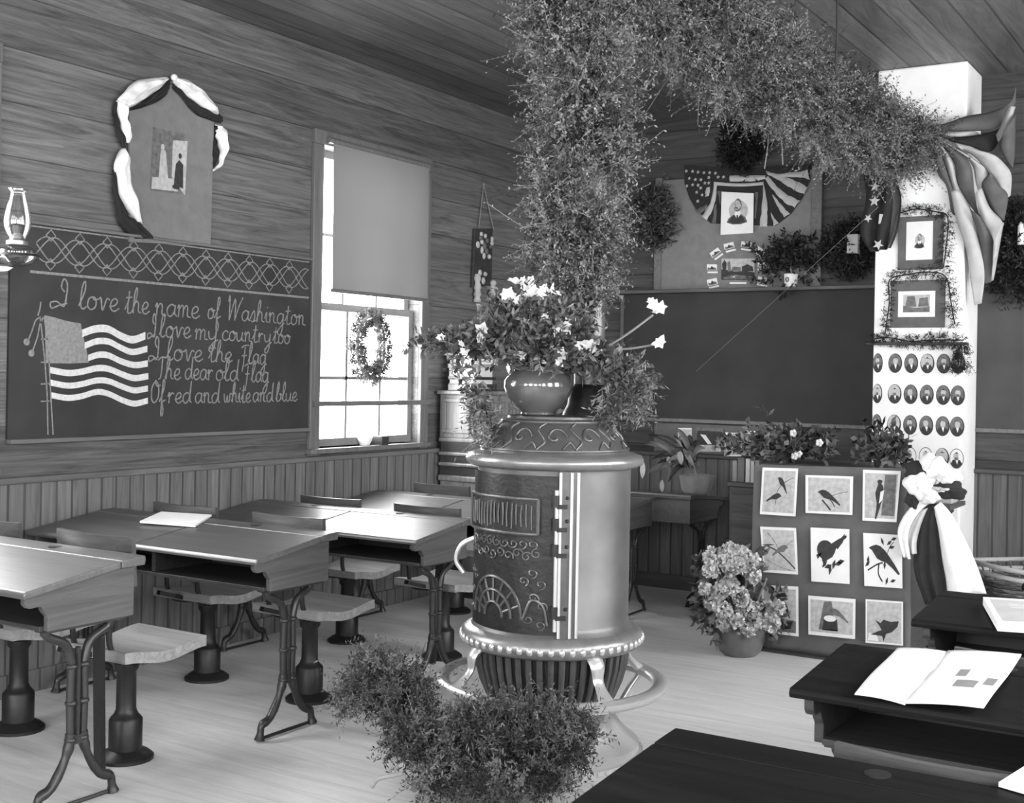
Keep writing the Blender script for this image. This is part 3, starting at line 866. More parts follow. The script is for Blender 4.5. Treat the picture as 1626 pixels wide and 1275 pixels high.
def make_seat(label, loc, group, sw=.38, board=W_SEAT):
    """single seat on an iron pedestal bolted to the floor, with a curved backrest"""
    r = thing('pedestal_chair', label, 'chair', loc, 0, group)
    k = MB().lathe([(.105, 0), (.105, .012), (.085, .028), (.062, .04), (.062, .15), (.055, .16), (.045, .17), (.037, .19), (.036, .33), (.046, .345), (.046, .365), (.06, .38), (.07, .398)], 20)
    k.build('pedestal', IRON, r, smooth=35)
    k = MB(); rows = []
    for zt in (0, 1):
        for j in range(13):
            t = j / 12; y = -.17 + .39 * t; z = .400 + .040 * zt + .02 * math.cos(math.pi * 2 * t) * .6
            rows.append([(x_, y, z) for x_ in np.linspace(-sw / 2, sw / 2, 5)])
    k.sheet(rows[:13]); k.sheet(rows[13:])
    for e in (0, 4):
        for j in range(12):
            a, b = rows[j][e], rows[j + 1][e]; c_, d_ = rows[13 + j + 1][e], rows[13 + j][e]; k.add([a, b, c_, d_], [(0, 1, 2, 3)])
    for j in (0, 12):
        for e in range(4): k.add([rows[j][e], rows[j][e + 1], rows[13 + j][e + 1], rows[13 + j][e]], [(0, 1, 2, 3)])
    k.build('seat_board', board, r, smooth=30)
    k = MB(); n = 12; q = []
    for (zz, off) in ((.69, 0), (.868, -.012)):
        for th in (0, .02):
            q.append([(-sw / 2 - .015 + (sw + .03) * i / n, -.175 + off + .035 * math.cos(math.pi * (i / n - .5)) * -1 + .02 + th, zz) for i in range(n + 1)])
    k.sheet([q[0], q[2]]); k.sheet([q[1], q[3]]); k.sheet([q[0], q[1]]); k.sheet([q[2], q[3]])
    for e in (0, n): k.add([q[0][e], q[1][e], q[3][e], q[2][e]], [(0, 1, 2, 3)])
    k.build('backrest', W_BACKR, r, smooth=40, bevel=.004)
    k = MB()
    for x in (-.10, .10):
        k.tube(cr([(x * .3, -.03, .385), (x, -.12, .40), (x, -.165, .47), (x, -.168, .60), (x, -.168, .84)], 5), .011, 8)
    bs_ = k.build('back_support', IRON, r, smooth=50)
    k = MB().bar((.03, -.03, .38), (-.03, -.28, .46), .03, .02); k.build('brace', IRON, r)
    return r


GD, GS = 'double school desks', 'pedestal school chairs'
LD = [(2.46, 1.025, 'double school desk nearest the lower left corner, its pale top cut by the frame'),
      (3.49, 1.00, 'double school desk on the left with a white sheet lying on it'),
      (4.52, .955, 'double school desk right behind the one with the white sheet, glossy top'),
      (5.55, .93, 'double school desk in front of the left window, fourth from the camera'),
      (6.58, .90, 'farthest double desk of the left row, half hidden behind the iron stove')]
d0 = make_desk(LD[0][2], (.05, LD[0][0], 0), W_DESK, W_SIDEP, GD)
d0.scale = (1, 1, LD[0][1])
left_desks = [d0] + [dup(d0, (.05 if y < 6 else .64, y, 0), lb, (1 if y < 6 else .58, 1, s)) for y, s, lb in LD[1:]]
SL = [(0, 'on the left', 1.12), (1, 'on the left', .48)]
seat0 = make_seat('pedestal chair of the white-sheet desk, right of the pair, beside the nearest desk leg', (1.12, 3.14, 0), GS)
dup(seat0, (.48, 3.14, 0), 'pedestal chair of the white-sheet desk, wall side, its post at the left picture edge')
for y, s, a, b in ((4.17, .97, 'pedestal chair behind the white-sheet desk, right one, its back above the desk corner', 'pedestal chair behind the white-sheet desk, wall side, its back above the white sheet'),
                   (5.20, .92, 'pedestal chair of the fourth desk in the left row, aisle side', 'pedestal chair of the fourth desk in the left row, wall side'),
                   (6.23, .92, 'pedestal chair of the farthest left-row desk, next to the stove', 'pedestal chair of the farthest left-row desk, wall side under the window')):
    dup(seat0, (1.12, y, 0), a, (1, 1, s)); dup(seat0, (.48, y, 0), b, (1, 1, s))
# slanting iron stays between the desk legs and the floor
for (y, lb) in ((2.46, 'slanting iron stay standing by the leg of the nearest left desk'), (4.52, 'slanting iron stay by the leg of the glossy desk, left of the stove')):
    k = MB().bar((1.30, y + .40, .54), (1.16, y + .53, .004), .045, .02, (0, 1, 0)); tag(k.build('iron_stay', IRON, bevel=.002), lb, 'stay', 'iron stays')

RD = [(1.80, .985, 'dark double desk across the lower right foreground, empty top'),
      (2.83, .99, 'dark double desk carrying the open magazine'),
      (3.91, .98, 'dark double desk carrying the closed pale booklet'),
      (4.89, .97, 'farthest dark double desk at the right edge, beside the wicker basket')]
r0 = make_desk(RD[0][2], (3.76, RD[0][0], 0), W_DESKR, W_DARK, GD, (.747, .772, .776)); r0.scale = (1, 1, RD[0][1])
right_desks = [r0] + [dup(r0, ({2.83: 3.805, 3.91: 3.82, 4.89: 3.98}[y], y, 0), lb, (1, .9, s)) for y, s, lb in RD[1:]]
for y, a, b in ((2.50, 'dark pedestal chair behind the foreground desk, aisle side', 'dark pedestal chair behind the foreground desk, wall side'),
                (3.53, 'dark pedestal chair behind the magazine desk, aisle side', 'dark pedestal chair behind the magazine desk, wall side'),
                (4.56, 'dark pedestal chair behind the booklet desk, aisle side', 'dark pedestal chair behind the booklet desk, wall side')):
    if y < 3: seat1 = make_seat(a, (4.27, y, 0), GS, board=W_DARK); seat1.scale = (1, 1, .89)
    else: dup(seat1, (4.27, y, 0), a, (1, 1, .89))
    dup(seat1, (4.90, y, 0), b, (1, 1, .89))

# last desk by the back wall, turned to face the room
td_ = dup(d0, (1.64, 7.78, 0), 'short wooden desk against the back wall with the potted plant on it', (.6, 1.3, .91), math.pi)


def desk_z(y, yn, s):
    """top of a desk with near edge yn at depth y"""
    t = (y - yn) / (.9 if yn in (2.83, 3.91) else 1)        # the dark desks are a little shallower and flatter
    a, b, c = (.747, .025, .004) if yn in (1.80, 2.83, 3.91) else (.740, .052, .010)
    return s * (a + b * min(max(t + .010, 0), .375) / .375 + (c if t > .35 else 0))


def sheet_on_desk(name, label, cat, corners, yn, s, mats, thick=.004, marks=()):
    """paper lying on the slope of a desk; corners go round, given as x, y"""
    P = [(x, y, desk_z(y, yn, s) + .002) for x, y in corners]
    P[3] = (P[3][0], P[3][1], P[0][2] + P[2][2] - P[1][2]); P = [(a, b, c + .006) for a, b, c in P]
    q = Quad(*P); k = MB()
    k.prism([(0, 0), (1, 0), (1, 1), (0, 1)], q, -.004, thick)
    o = k
    for mi, poly in marks: o.mat(mi).prism(poly, q, thick, thick + .0006)
    ob = o.build(name, mats); c = np.mean(P, 0)
    ob.data.transform(Matrix.Translation(-Vector(c))); ob.location = c
    return tag(ob, label, cat)


def tq(x, y, z): p = tz(x, y, z); return (p[0], p[1])
sheet_on_desk('paper_sheet', 'white sheet of paper lying on a left-row desk', 'paper', [tq(310, 836, .788), tq(336, 824, .794), tq(256, 819, .794), tq(222, 829, .788)][::1], 3.49, 1.0, [PAPER])
# open picture magazine
mg = thing('open_magazine', 'open white magazine with faint pictures on a dark desk', 'magazine', (4.1, 2.95, desk_z(2.95, 2.83, .99)))
def page(nm, cs, seed, marks):
    k = MB(); P = [np.array((x, y, desk_z(y, 2.83, .99))) for x, y in cs]; n = 14; rows = []
    for i in range(n + 1):
        r = []
        for j in range(n + 1):
            a, b = j / n, i / n
            p = (P[0] * (1 - a) + P[1] * a) * (1 - b) + (P[3] * (1 - a) + P[2] * a) * b
            p = p + np.array((0, 0, .012 + .012 * math.sin(math.pi * (a if seed else 1 - a) * .5 + .6) * 1.0 + .004 * math.sin(b * 5 + seed)))
            p[2] = max(p[2], desk_z(p[1], 2.83, .99) + .006); r.append(p - np.array(mg.location))
        rows.append(r)
    k.sheet(rows, lambda i, j: 1 if any((u0 <= j / n < u1 and v0 <= i / n < v1) for u0, u1, v0, v1 in marks) else 0)
    return k.build(nm, [PAPER, PAPERM], mg, smooth=60, solid=.003)
a_, b_, c_, d_, e_ = tq(1357, 1100, .765), tq(1425, 1032, .782), tq(1622, 1044, .782), tq(1562, 1124, .765), tq(1437, 1114, .765)
m_ = tq(1505, 1036, .782)
page('page', [a_, e_, m_, b_], 0, []); page('page', [e_, d_, c_, m_], 1, [(.42, .66, .22, .42), (.35, .5, .5, .6), (.75, .9, .3, .5)])
# closed booklet
cs = [tq(1584, 992, .755), (tq(1584, 992, .755)[0] + .22, tq(1584, 992, .755)[1] + .06)]
cs += [(cs[1][0] - .12, cs[1][1] + .30), (cs[0][0] - .10, cs[0][1] + .30)]
sheet_on_desk('booklet', 'thick pale closed booklet on a dark desk at the right edge', 'booklet', cs, 3.91, .98, [PAPER, PAPERG, INKL], .022,
              [(1, [(.08, .08), (.92, .08), (.92, .92), (.08, .92)]), (2, [(.3, .6), (.7, .6), (.7, .78), (.3, .78)])])
q0 = tq(1560, 1275, .735)
sheet_on_desk('loose_sheet', 'white loose sheet at the lower right corner on the foreground desk', 'paper', [tq(1585, 1275, .74), (tq(1585, 1275, .74)[0] + .3, tq(1585, 1275, .74)[1] - .10), (tq(1640, 1238, .745)[0] + .3, tq(1640, 1238, .745)[1]), tq(1632, 1240, .745)], 1.80, .985, [PAPER])

# ------------------------------------------------------------------ iron stove
ST = np.array((2.371, 4.167, 0.0))
stove = thing('stove', 'round iron heating stove with nickel foot rail in the middle of the room', 'stove', ST, math.radians(30))
def cyl(R, ph, z): a = math.radians(ph); return (R * math.sin(a), -R * math.cos(a), z)
def shell(k, R, p0, p1, z0, z1, t=.006, n=24):
    ph = np.linspace(p0, p1, n + 1)
    k.sheet([[cyl(R + t, p, z0) for p in ph], [cyl(R + t, p, z1) for p in ph]])
    k.sheet([[cyl(R, p, z0) for p in ph], [cyl(R + t, p, z0) for p in ph]]); k.sheet([[cyl(R, p, z1) for p in ph], [cyl(R + t, p, z1) for p in ph]])
    for p in (p0, p1): k.add([cyl(R, p, z0), cyl(R + t, p, z0), cyl(R + t, p, z1), cyl(R, p, z1)], [(0, 1, 2, 3)])
    return k
k = MB().lathe([(.365, 0), (.365, .02), (.35, .026), (.345, .045), (.35, .05), (.335, .062), (.29, .10), (.255, .15), (.235, .19), (.235, .22)], 64)
for i in range(60): k.tube([cyl(.366, i * 6, .003), cyl(.366, i * 6, .018)], .007, 5)
k.build('base', NICKEL, stove, smooth=40)
k = MB().lathe([(.235, .215), (.25, .23), (.268, .29), (.285, .36), (.292, .425)], 48); pit = k.build('ash_pit', CAST, stove, smooth=40)
for i in range(44):
    p = i * 360 / 44
    k_ = MB() if i == 0 else k_
    k_.tube([cyl(.245, p, .225), cyl(.272, p, .29), cyl(.290, p, .36), cyl(.298, p, .425)], [.010, .012, .013, .013], 6)
under(pit, k_.build('grate_ribs', CASTL, stove, smooth=60))
k = MB().lathe([(.292, .42), (.335, .425), (.352, .44), (.358, .46), (.354, .48), (.338, .492), (.32, .50), (.305, .505), (.29, .505)], 64); lring = k.build('lower_ring', RING, stove, smooth=50)
k = MB()
for i in range(56): 
    p = i * 360 / 56; k.ball(cyl(.352, p, .458), .013, .013, .016, 8, 5)
under(lring, k.build('egg_moulding', NICKEL, stove, smooth=60))
k = MB().lathe([(.322, .495), (.306, .515), (.300, .53), (.300, 1.10), (.302, 1.13), (.29, 1.13)], 64); k.build('drum', STEEL, stove, smooth=40)
k = MB().lathe([(.29, 1.118), (.325, 1.120), (.344, 1.132), (.350, 1.148), (.342, 1.164), (.318, 1.172), (.295, 1.178), (.29, 1.18)], 64); k.build('upper_ring', RING, stove, smooth=50)
dome = MB().lathe([(.296, 1.172), (.290, 1.188), (.280, 1.205), (.262, 1.232), (.248, 1.252), (.225, 1.280), (.205, 1.298), (.188, 1.305), (.186, 1.314), (.17, 1.316)], 64).build('dome', CASTL, stove, smooth=45)
def on_dome(p, s):
    z = 1.19 + s * .105; r = np.interp(z, [1.188, 1.205, 1.232, 1.252, 1.280, 1.298], [.290, .280, .262, .248, .225, .205]); return cyl(r + .001, p, z)
k = MB()
for i in range(12):
    c = i * 30
    k.tube([on_dome(c + 11 * math.exp(-.28 * t) * math.cos(t), .48 + .42 * math.exp(-.28 * t) * math.sin(t)) for t in np.linspace(0, 9, 34)], .0055, 6)
    k.tube(cr([on_dome(c - 14, .05), on_dome(c - 8, .35), on_dome(c - 15, .75), on_dome(c - 9, .97)], 6), .005, 6)
    k.tube(cr([on_dome(c + 6, .05), on_dome(c + 12, .3), on_dome(c + 16, .1)], 6), .005, 6)
for s in (.0, 1.0): k.tube([on_dome(p, s) for p in range(0, 360, 6)], .005, 6, True)
k.build('scroll_relief', CASTL, dome, smooth=60)
# cast front with door, draught arch and hinges
front = shell(MB(), .300, -97, 3, .515, 1.10, .012).build('front_plate', CAST, stove, smooth=40)
k = shell(MB(), .311, -78, -10, .885, 1.015, .010); k.build('feed_door', CAST, front, smooth=40)
k = MB(); rg = random.Random(8)
for z in (.885, 1.015): k.tube([cyl(.322, p, z) for p in np.linspace(-78, -10, 20)], .006, 6)
for p in (-78, -10): k.tube([cyl(.322, p, .885), cyl(.322, p, 1.015)], .008, 6)
for i in range(17):
    p = -72 + i * 3.6; z0 = .90 + .02 * rg.random(); z1 = .985 + .015 * rg.random()
    k.tube(cr([cyl(.322, p, z0), cyl(.323, p + rg.uniform(-.5, .5), (z0 + z1) / 2), cyl(.322, p + rg.uniform(-.4, .4), z1)], 5), .0035, 5)
for c, z in [(-74 + 7 * i, .80 + .012 * (i % 2)) for i in range(10)] + [(-70 + 7 * i, .845) for i in range(9)] + [(-76, .72), (-73, .65), (-77, .58), (-68, .70), (-14, .74), (-8, .70), (-20, .71), (-13, .65), (-7, .62), (-16, .57), (-8, .55)]:
    k.tube([cyl(.314, c + (1 + 3.5 * math.exp(-.3 * t)) * math.cos(t + c), z + (.005 + .015 * math.exp(-.3 * t)) * math.sin(t + c)) for t in np.linspace(0, 7, 22)], .0038, 5)
for rr in (.055, .10, .15): k.tube([cyl(.314, -45 + 24 * rr / .15 * math.cos(t), .565 + rr * math.sin(t)) for t in np.linspace(0, math.pi, 24)], .0065, 6)
for t in np.linspace(.35, math.pi - .35, 7): k.tube([cyl(.314, -45 + 9 * math.cos(t), .565 + .055 * math.sin(t)), cyl(.314, -45 + 23 * math.cos(t), .565 + .145 * math.sin(t))], .005, 5)
k.tube(cr([cyl(.314, -20, .57), cyl(.314, -14, .64), cyl(.314, -6, .62), cyl(.314, -3, .55)], 6), .007, 6)
k.build('front_relief', CASTL, front, smooth=60)
k = shell(MB(), .300, 4, 17, .50, 1.118, .016, 8); strip_ = k.build('hinge_strip', CASTL, stove, smooth=30)
k = MB()
for p in (4.5, 12, 16.5): k.tube([cyl(.318, p, .505), cyl(.318, p, 1.115)], .006, 6)
k.tube([cyl(.318, 2, .53), cyl(.318, 2, 1.05)], .008, 8)
under(strip_, k.build('strip_ribs', NICKEL, stove, smooth=60))
for z in (1.01, .925, .83, .60):
    h = MB(); h.tube([cyl(.322, 1.0, z - .022), cyl(.322, 1.0, z + .022)], .014, 10); h.bar(cyl(.322, 2, z - .02), cyl(.322, 9, z - .02), .012, .016)
    h.ball(cyl(.320, 9, z + .012), .007); under(strip_, h.build('hinge', IRON, stove, smooth=50))
# handle on the far side of the door, foot rail and its brackets
k = MB().tube(cr([cyl(.31, -84, .83), cyl(.36, -86, .80), cyl(.38, -88, .74), cyl(.35, -88, .69)], 5), .010, 8); k.build('door_handle', NICKEL, stove, smooth=60)
k = MB().lathe([(.40, .262), (.42, .252), (.445, .254), (.458, .268), (.458, .284), (.44, .296), (.415, .294), (.40, .282), (.40, .262)], 72); k.f.pop(); k.m.pop(); k.f.pop(); k.m.pop()
frail = k.build('foot_rail', NICKEL, stove, smooth=50)
for p in (30, 120, 210, 300):
    k = MB(); P = cr([cyl(.315, p, .43), cyl(.345, p, .40), cyl(.352, p, .35), cyl(.385, p, .31), cyl(.425, p, .275)], 5)
    k.tube(P, [.034, .034, .033, .032, .031, .030, .029, .027, .025, .024, .023, .022, .022, .023, .024, .026, .028, .03, .032, .034, .036], 8, flat=.55)
    k.tube(cr([cyl(.425, p, .262), cyl(.37, p, .20), cyl(.30, p, .10)], 4), .014, 8)
    under(frail, k.build('rail_bracket', NICKEL, stove, smooth=50))

# stove pipe
def sw_(x, y, z): c, s = math.cos(math.radians(30)), math.sin(math.radians(30)); return ST + np.array((c * x - s * y, s * x + c * y, z))
pipe_xy = sw_(.132, .085, 0)
pp = thing('stove_pipe', 'grey sheet-metal stove pipe rising from the stove to the ceiling', 'stove pipe', (pipe_xy[0], pipe_xy[1], 1.3))
MB().lathe([(.060, .012), (.060, 2.055)], 32).build('pipe', STEEL, pp, smooth=40); pipe_ = pp.children[0]
MB().lathe([(.105, .016), (.098, .035), (.085, .06), (.078, .12), (.064, .135), (.061, .14)], 32).build('collar', CAST, pp, smooth=40)
for z in (.75, 1.62): MB().lathe([(.0605, z), (.064, z + .004), (.064, z + .03), (.0605, z + .034)], 32).build('joint_band', STEEL, pipe_, smooth=40)

# ------------------------------------------------------------------ greenery
def pt(x, y, dist):                                   # a point on the survey ray at a distance along the view axis
    return CAM + ray(x, y) * dist


# column of asparagus fern wound round the stove pipe
cpath = [pt(903, -30, 4.84), pt(903, 60, 4.84), pt(925, 170, 4.83), pt(922, 260, 4.83), pt(912, 340, 4.83), pt(915, 420, 4.83), pt(925, 470, 4.86)]
def crad(t): return np.interp(t, [0, .15, .3, .5, .7, .88, 1], [.165, .165, .14, .165, .15, .12, .05])
b, d = along(cpath, 380, crad, 11, 1.0, .5, .45)
b, d = tufts(b, d, 15, 13, .95)
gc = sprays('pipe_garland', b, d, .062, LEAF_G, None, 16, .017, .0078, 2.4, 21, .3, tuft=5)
tag(gc, 'feathery green garland wound round the stove pipe as a thick column', 'garland')
# swag from the pipe to the chimney
gpath = [(2.46, 4.42, 3.16), (2.52, 4.9, 3.10), (2.58, 5.4, 3.02), (2.66, 6.0, 2.96), (2.76, 6.6, 2.90), (2.86, 7.05, 2.86), (2.97, 7.34, 2.86)]
def grad(t): return np.interp(t, [0, .1, .3, .6, .85, 1], [.13, .20, .23, .21, .21, .13])
b, d = along(gpath, 620, grad, 12, 1.0, .5, .55)
b, d = tufts(b, d, 16, 14, 1.0)
b[:, 2] = np.minimum(b[:, 2], 3.30)
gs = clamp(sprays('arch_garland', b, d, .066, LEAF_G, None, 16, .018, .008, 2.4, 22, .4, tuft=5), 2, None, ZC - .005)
tag(gs, 'thick feathery green garland slung from the stove pipe across to the white chimney', 'garland')
c0 = pt(1327, 108, 5.75)
cd = MB().tube([(c0[0], c0[1] + .012, c0[2] - .03), (c0[0], c0[1], c0[2]), (c0[0] + .004, c0[1], 3.1), (c0[0], c0[1], ZC)], .0055, 6).build('hanging_cord', CORD)
tag(cd, 'dark cord hanging from the ceiling at the arch garland', 'cord')
for i, (x0, y0, x1, y1) in enumerate(((1222, 175, 1214, 268), (1234, 185, 1243, 262))):
    a, c = at(1, 6.2, x0, y0), at(1, 6.2, x1, y1)
    k = MB().tube(cr([a, (a + c) / 2 + np.array((.008, 0, 0)), c], 5), .0035, 5)
    tag(k.build('fern_tendril', STRING), 'thin pale tendril trailing from the arch garland, ' + ('left one of two' if i == 0 else 'right one of two'), 'tendril', 'trailing tendrils')
a, c = at(1, 6.9, 1215, 430), at(1, 6.9, 1405, 320)
a, c = bw(1105, 590, 7.80), at(1, 7.1, 1395, 328)
tag(MB().tube([a, c], .0014, 5).build('string', STRING), 'thin pale string stretched slantwise before the back blackboard', 'string')

# bowl of flowers on the stove
vz = 1.316
VB = sw_(-.068, -.07, vz)
fv = thing('flower_bowl', 'round glossy bowl of white flowers and ferns standing on the stove', 'flower bowl', VB)
MB().lathe([(.06, 0), (.068, .006), (.064, .012), (.095, .038), (.122, .078), (.134, .11), (.132, .135), (.112, .165), (.096, .175), (.104, .188), (.098, .188), (.085, .17)], 40).build('bowl', VASE, fv, smooth=45)
top = VB + np.array((0, 0, .16))
rng = np.random.default_rng(5)
def bq(px_, py_, dist): return pt(px_, py_, dist) - VB
stems, tips = [], []
# masses of leaf: (x, y, spread x, spread y, amount)
b, d = [], []
for (x, y, sx, sy, n) in ((765, 545, 50, 24, 90), (700, 545, 26, 12, 34), (835, 550, 70, 30, 200), (880, 500, 60, 40, 110), (800, 510, 50, 36, 90), (920, 570, 50, 26, 90), (985, 590, 34, 26, 60), (1012, 620, 14, 26, 36), (752, 590, 14, 20, 14), (770, 640, 10, 36, 34), (860, 578, 50, 14, 60)):
    for i in range(n):
        p = bq(x + rng.normal() * sx * .5, y + rng.normal() * sy * .5, 4.72 + rng.normal() * .09)
        b.append(p); d.append((p - np.array((0, 0, .13))) / (np.linalg.norm(p - np.array((0, 0, .13))) + 1e-6) + rng.normal(0, .5, 3))
sprays('leaves', b, d, .05, LEAF_P, fv, 6, .036, .015, .7, 7)
b, d = [], []
for (x, y, sx, sy, n) in ((1000, 600, 30, 26, 60), (1015, 630, 12, 26, 40), (760, 640, 12, 50, 50), (770, 680, 8, 20, 20), (960, 640, 8, 30, 22)):
    for i in range(n):
        p = bq(x + rng.normal() * sx * .5, y + rng.normal() * sy * .5, 4.68 + rng.normal() * .05); b.append(p); d.append((rng.normal() * .6, rng.normal() * .6, -.9))
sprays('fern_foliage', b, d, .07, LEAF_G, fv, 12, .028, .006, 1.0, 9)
FL = [(818, 450, .03), (832, 447, .022), (845, 448, .022), (802, 465, .03), (815, 468, .022), (845, 462, .026), (838, 470, .022), (822, 477, .022), (862, 462, .028), (874, 458, .024), (880, 466, .024), (832, 458, .02), (858, 470, .02),
      (893, 520, .036), (897, 512, .024), (880, 526, .024), (765, 522, .03), (762, 534, .022), (792, 548, .026), (764, 545, .022), (890, 565, .032), (888, 576, .02), (925, 545, .028), (936, 549, .026), (944, 556, .018), (738, 560, .022), (810, 586, .02),
      (1038, 485, .03), (1050, 490, .028), (1042, 497, .026), (1034, 480, .02), (1048, 546, .03), (830, 564, .022), (735, 545, .018), (866, 500, .018), (908, 487, .02), (700, 535, .018)]
for (x, y, r) in FL:
    dist = 4.62 if x < 1000 else 4.58
    p = bq(x, y, dist); k = MB()
    ax = np.array(rng.normal(0, 1, 3)) * .45 + np.array((.4, -.8, .3)); ax /= np.linalg.norm(ax)
    e1 = np.cross(ax, (0, 0, 1)); e1 /= np.linalg.norm(e1); e2 = np.cross(ax, e1)
    for i in range(6):
        t = i * math.pi / 3 + rng.random() * .4; rd = e1 * math.cos(t) + e2 * math.sin(t); sd = np.cross(rd, ax); rr = r * rng.uniform(.85, 1.25)
        k.sheet([[p + rd * rr * s_ + ax * (.35 * rr * math.sin(s_ * 2)) + sd * rr * w * (.42 * math.sin(math.pi * min(s_ + .12, 1))) for w in (-1, 0, 1)] for s_ in (0, .35, .7, 1.0)])
    k.build('flower', PETAL, fv, smooth=60)
for (x0, y0, x1, y1) in ((955, 556, 1037, 500), (955, 556, 1046, 546), (940, 552, 955, 556), (830, 540, 826, 470), (850, 540, 868, 470), (880, 560, 893, 528), (790, 580, 765, 540)):
    a, c = bq(x0, y0, 4.66), bq(x1, y1, 4.60); MB().tube(cr([a, (a + c) / 2 + np.array((0, 0, -.006)), c], 5), .0045, 6).build('flower_stem', STEM, fv, smooth=60)

# evergreen branches heaped round the foot of the stove
eh = thing('evergreen_heap', 'heap of cut evergreen branches on the floor in front of the stove', 'evergreen branches', (1.95, 3.62, 0))
E0 = np.array((1.95, 3.62, 0)); b, d = [], []
rng = np.random.default_rng(31)
MASS = [(600, 1085, 40, 28, 4.45, 90), (640, 1118, 36, 32, 4.40, 90), (565, 1108, 24, 12, 4.42, 34), (592, 1052, 20, 8, 4.5, 22), (655, 1080, 16, 14, 4.5, 26), (680, 1160, 40, 32, 4.25, 100), (745, 1190, 40, 32, 4.15, 110), (790, 1160, 40, 18, 4.22, 90), (870, 1158, 40, 18, 4.24, 90),
        (840, 1195, 46, 28, 4.12, 110), (900, 1180, 20, 18, 4.18, 50), (745, 1148, 22, 12, 4.28, 40), (790, 1236, 56, 12, 4.02, 90), (690, 1232, 20, 14, 4.08, 40), (870, 1228, 24, 14, 4.04, 50), (925, 1152, 10, 10, 4.24, 22), (640, 1172, 14, 14, 4.28, 36), (770, 1132, 20, 8, 4.3, 30), (855, 1128, 50, 8, 4.3, 50)]
for x, y, sx, sy, dist, n in MASS:
    for i in range(n):
        p = pt(x + rng.uniform(-1, 1) * sx, y + rng.uniform(-1, 1) * sy, dist + rng.normal() * .07)
        if p[2] < .02: p[2] = .02 + rng.random() * .05
        b.append(p - E0); q = rng.normal(0, .7, 3); q[2] = rng.normal() * .5 - (.5 if y > 1120 else -.15); d.append(q)
b = np.array(b); d = np.array(d)
b, d = tufts(b, d, 5, 34, .7)
fo = sprays('sprigs', b, d, .055, LEAF_E, eh, 16, .019, .0062, 1.6, 33, tuft=5)
me = fo.data; co = np.zeros(len(me.vertices) * 3); me.vertices.foreach_get('co', co); co[2::3] = np.maximum(co[2::3], .003); me.vertices.foreach_set('co', co)
k = MB()
for P in (((649, 1166, 4.22), (665, 1160, 4.2), (690, 1146, 4.2), (712, 1140, 4.18)), ((640, 1140, 4.2), (655, 1160, 4.2), (668, 1160, 4.2)), ((700, 1246, 4.0), (750, 1200, 4.1), (800, 1150, 4.15)), ((600, 1120, 4.4), (700, 1170, 4.25), (830, 1190, 4.1)), ((880, 1240, 4.0), (860, 1190, 4.1), (850, 1130, 4.2)), ((590, 1250, 4.1), (602, 1236, 4.12), (640, 1228, 4.12))):
    Q = [np.maximum(pt(*q), (-9, -9, .012)) - E0 for q in P]; k.tube(cr(Q, 5), .008, 6)
k.build('twig', BARK, eh, smooth=60)

# potted hydrangea beside the picture sheet
HC = np.array((2.36, 6.20, 0))
hy = thing('potted_hydrangea', 'bushy pot plant with pale flower heads on the floor, left of the bird pictures', 'pot plant', HC)
MB().lathe([(.088, 0), (.11, .02), (.128, .07), (.135, .12), (.128, .155), (.122, .165), (.11, .165), (.10, .14)], 32).build('pot', POT, hy, smooth=40)
rng = np.random.default_rng(41)
HM = [(1155, 890, .045), (1134, 885, .05), (1160, 873, .03), (1175, 878, .035), (1190, 890, .045), (1172, 897, .035), (1128, 905, .035), (1160, 905, .03), (1196, 915, .035), (1158, 930, .045), (1145, 938, .035), (1175, 945, .04), (1132, 955, .04), (1150, 970, .04), (1185, 965, .045), (1215, 970, .05), (1225, 990, .04), (1200, 985, .035), (1170, 985, .03), (1120, 935, .025), (1235, 965, .03), (1150, 990, .035), (1188, 1000, .03)]
b, d = [], []
for x, y, r in HM:
    c = pt(x, y, 6.34 + rng.normal() * .04) - HC
    n = 60; v = rng.normal(0, 1, (n, 3)); v /= np.linalg.norm(v, axis=1, keepdims=True)
    r *= .9; clamp(sprays('flower_head', c + v * r * .8, v, r * .4, PETALG, hy, 4, .022, .022, .3, int(x * 7 + y), splay=1.3, stem=False), 1, None, .15)
for i in range(190):
    x = rng.uniform(1112, 1240); y = rng.uniform(880, 1015)
    if y < 940 and x > 1205: continue
    p = pt(x, y, 6.52 + rng.normal() * .06) - HC; b.append(p); d.append(np.array((p[0], p[1], .1)) * 3 + rng.normal(0, .6, 3))
clamp(sprays('leaves', b, d, .045, LEAF_P, hy, 4, .06, .036, .6, 43), 1, None, .15)
k = MB()
for i in range(14):
    a = rng.uniform(0, 6.28); k.tube(cr([(0.03 * math.cos(a), .03 * math.sin(a), .14), (.08 * math.cos(a), .08 * math.sin(a), .26), (.14 * math.cos(a), .12 * math.sin(a), .42)], 4), .006, 5)
k.build('stem', STEM, hy, smooth=60)

# ------------------------------------------------------------------ back wall: blackboard, panel, pictures, greenery
b1 = thing('blackboard', 'long plain blackboard on the back wall left of the white chimney', 'blackboard', (.80, Y1, 1.19))
def on(o, loc): o.data.transform(Matrix.Translation(-Vector(loc))); return o
on(MB().box(.80, 2.69, Y1 - .016, Y1, 1.19, 2.062).build('slate', CHALKB2, b1), (.80, Y1, 1.19))
on(MB().box(.775, .80, Y1 - .03, Y1, 1.165, 2.062).build('frame_side', W_TRIMX, b1, bevel=.003), (.80, Y1, 1.19))
on(MB().box(.775, 2.69, Y1 - .035, Y1, 1.165, 1.19).build('frame_bottom', W_TRIM, b1, bevel=.003), (.80, Y1, 1.19))
b2 = thing('blackboard', 'plain blackboard on the back wall right of the white chimney', 'blackboard', (3.215, Y1, 1.19))
on(MB().box(3.215, 5.4, Y1 - .016, Y1, 1.20, 2.06).build('slate', CHALKB3, b2), (3.215, Y1, 1.19))
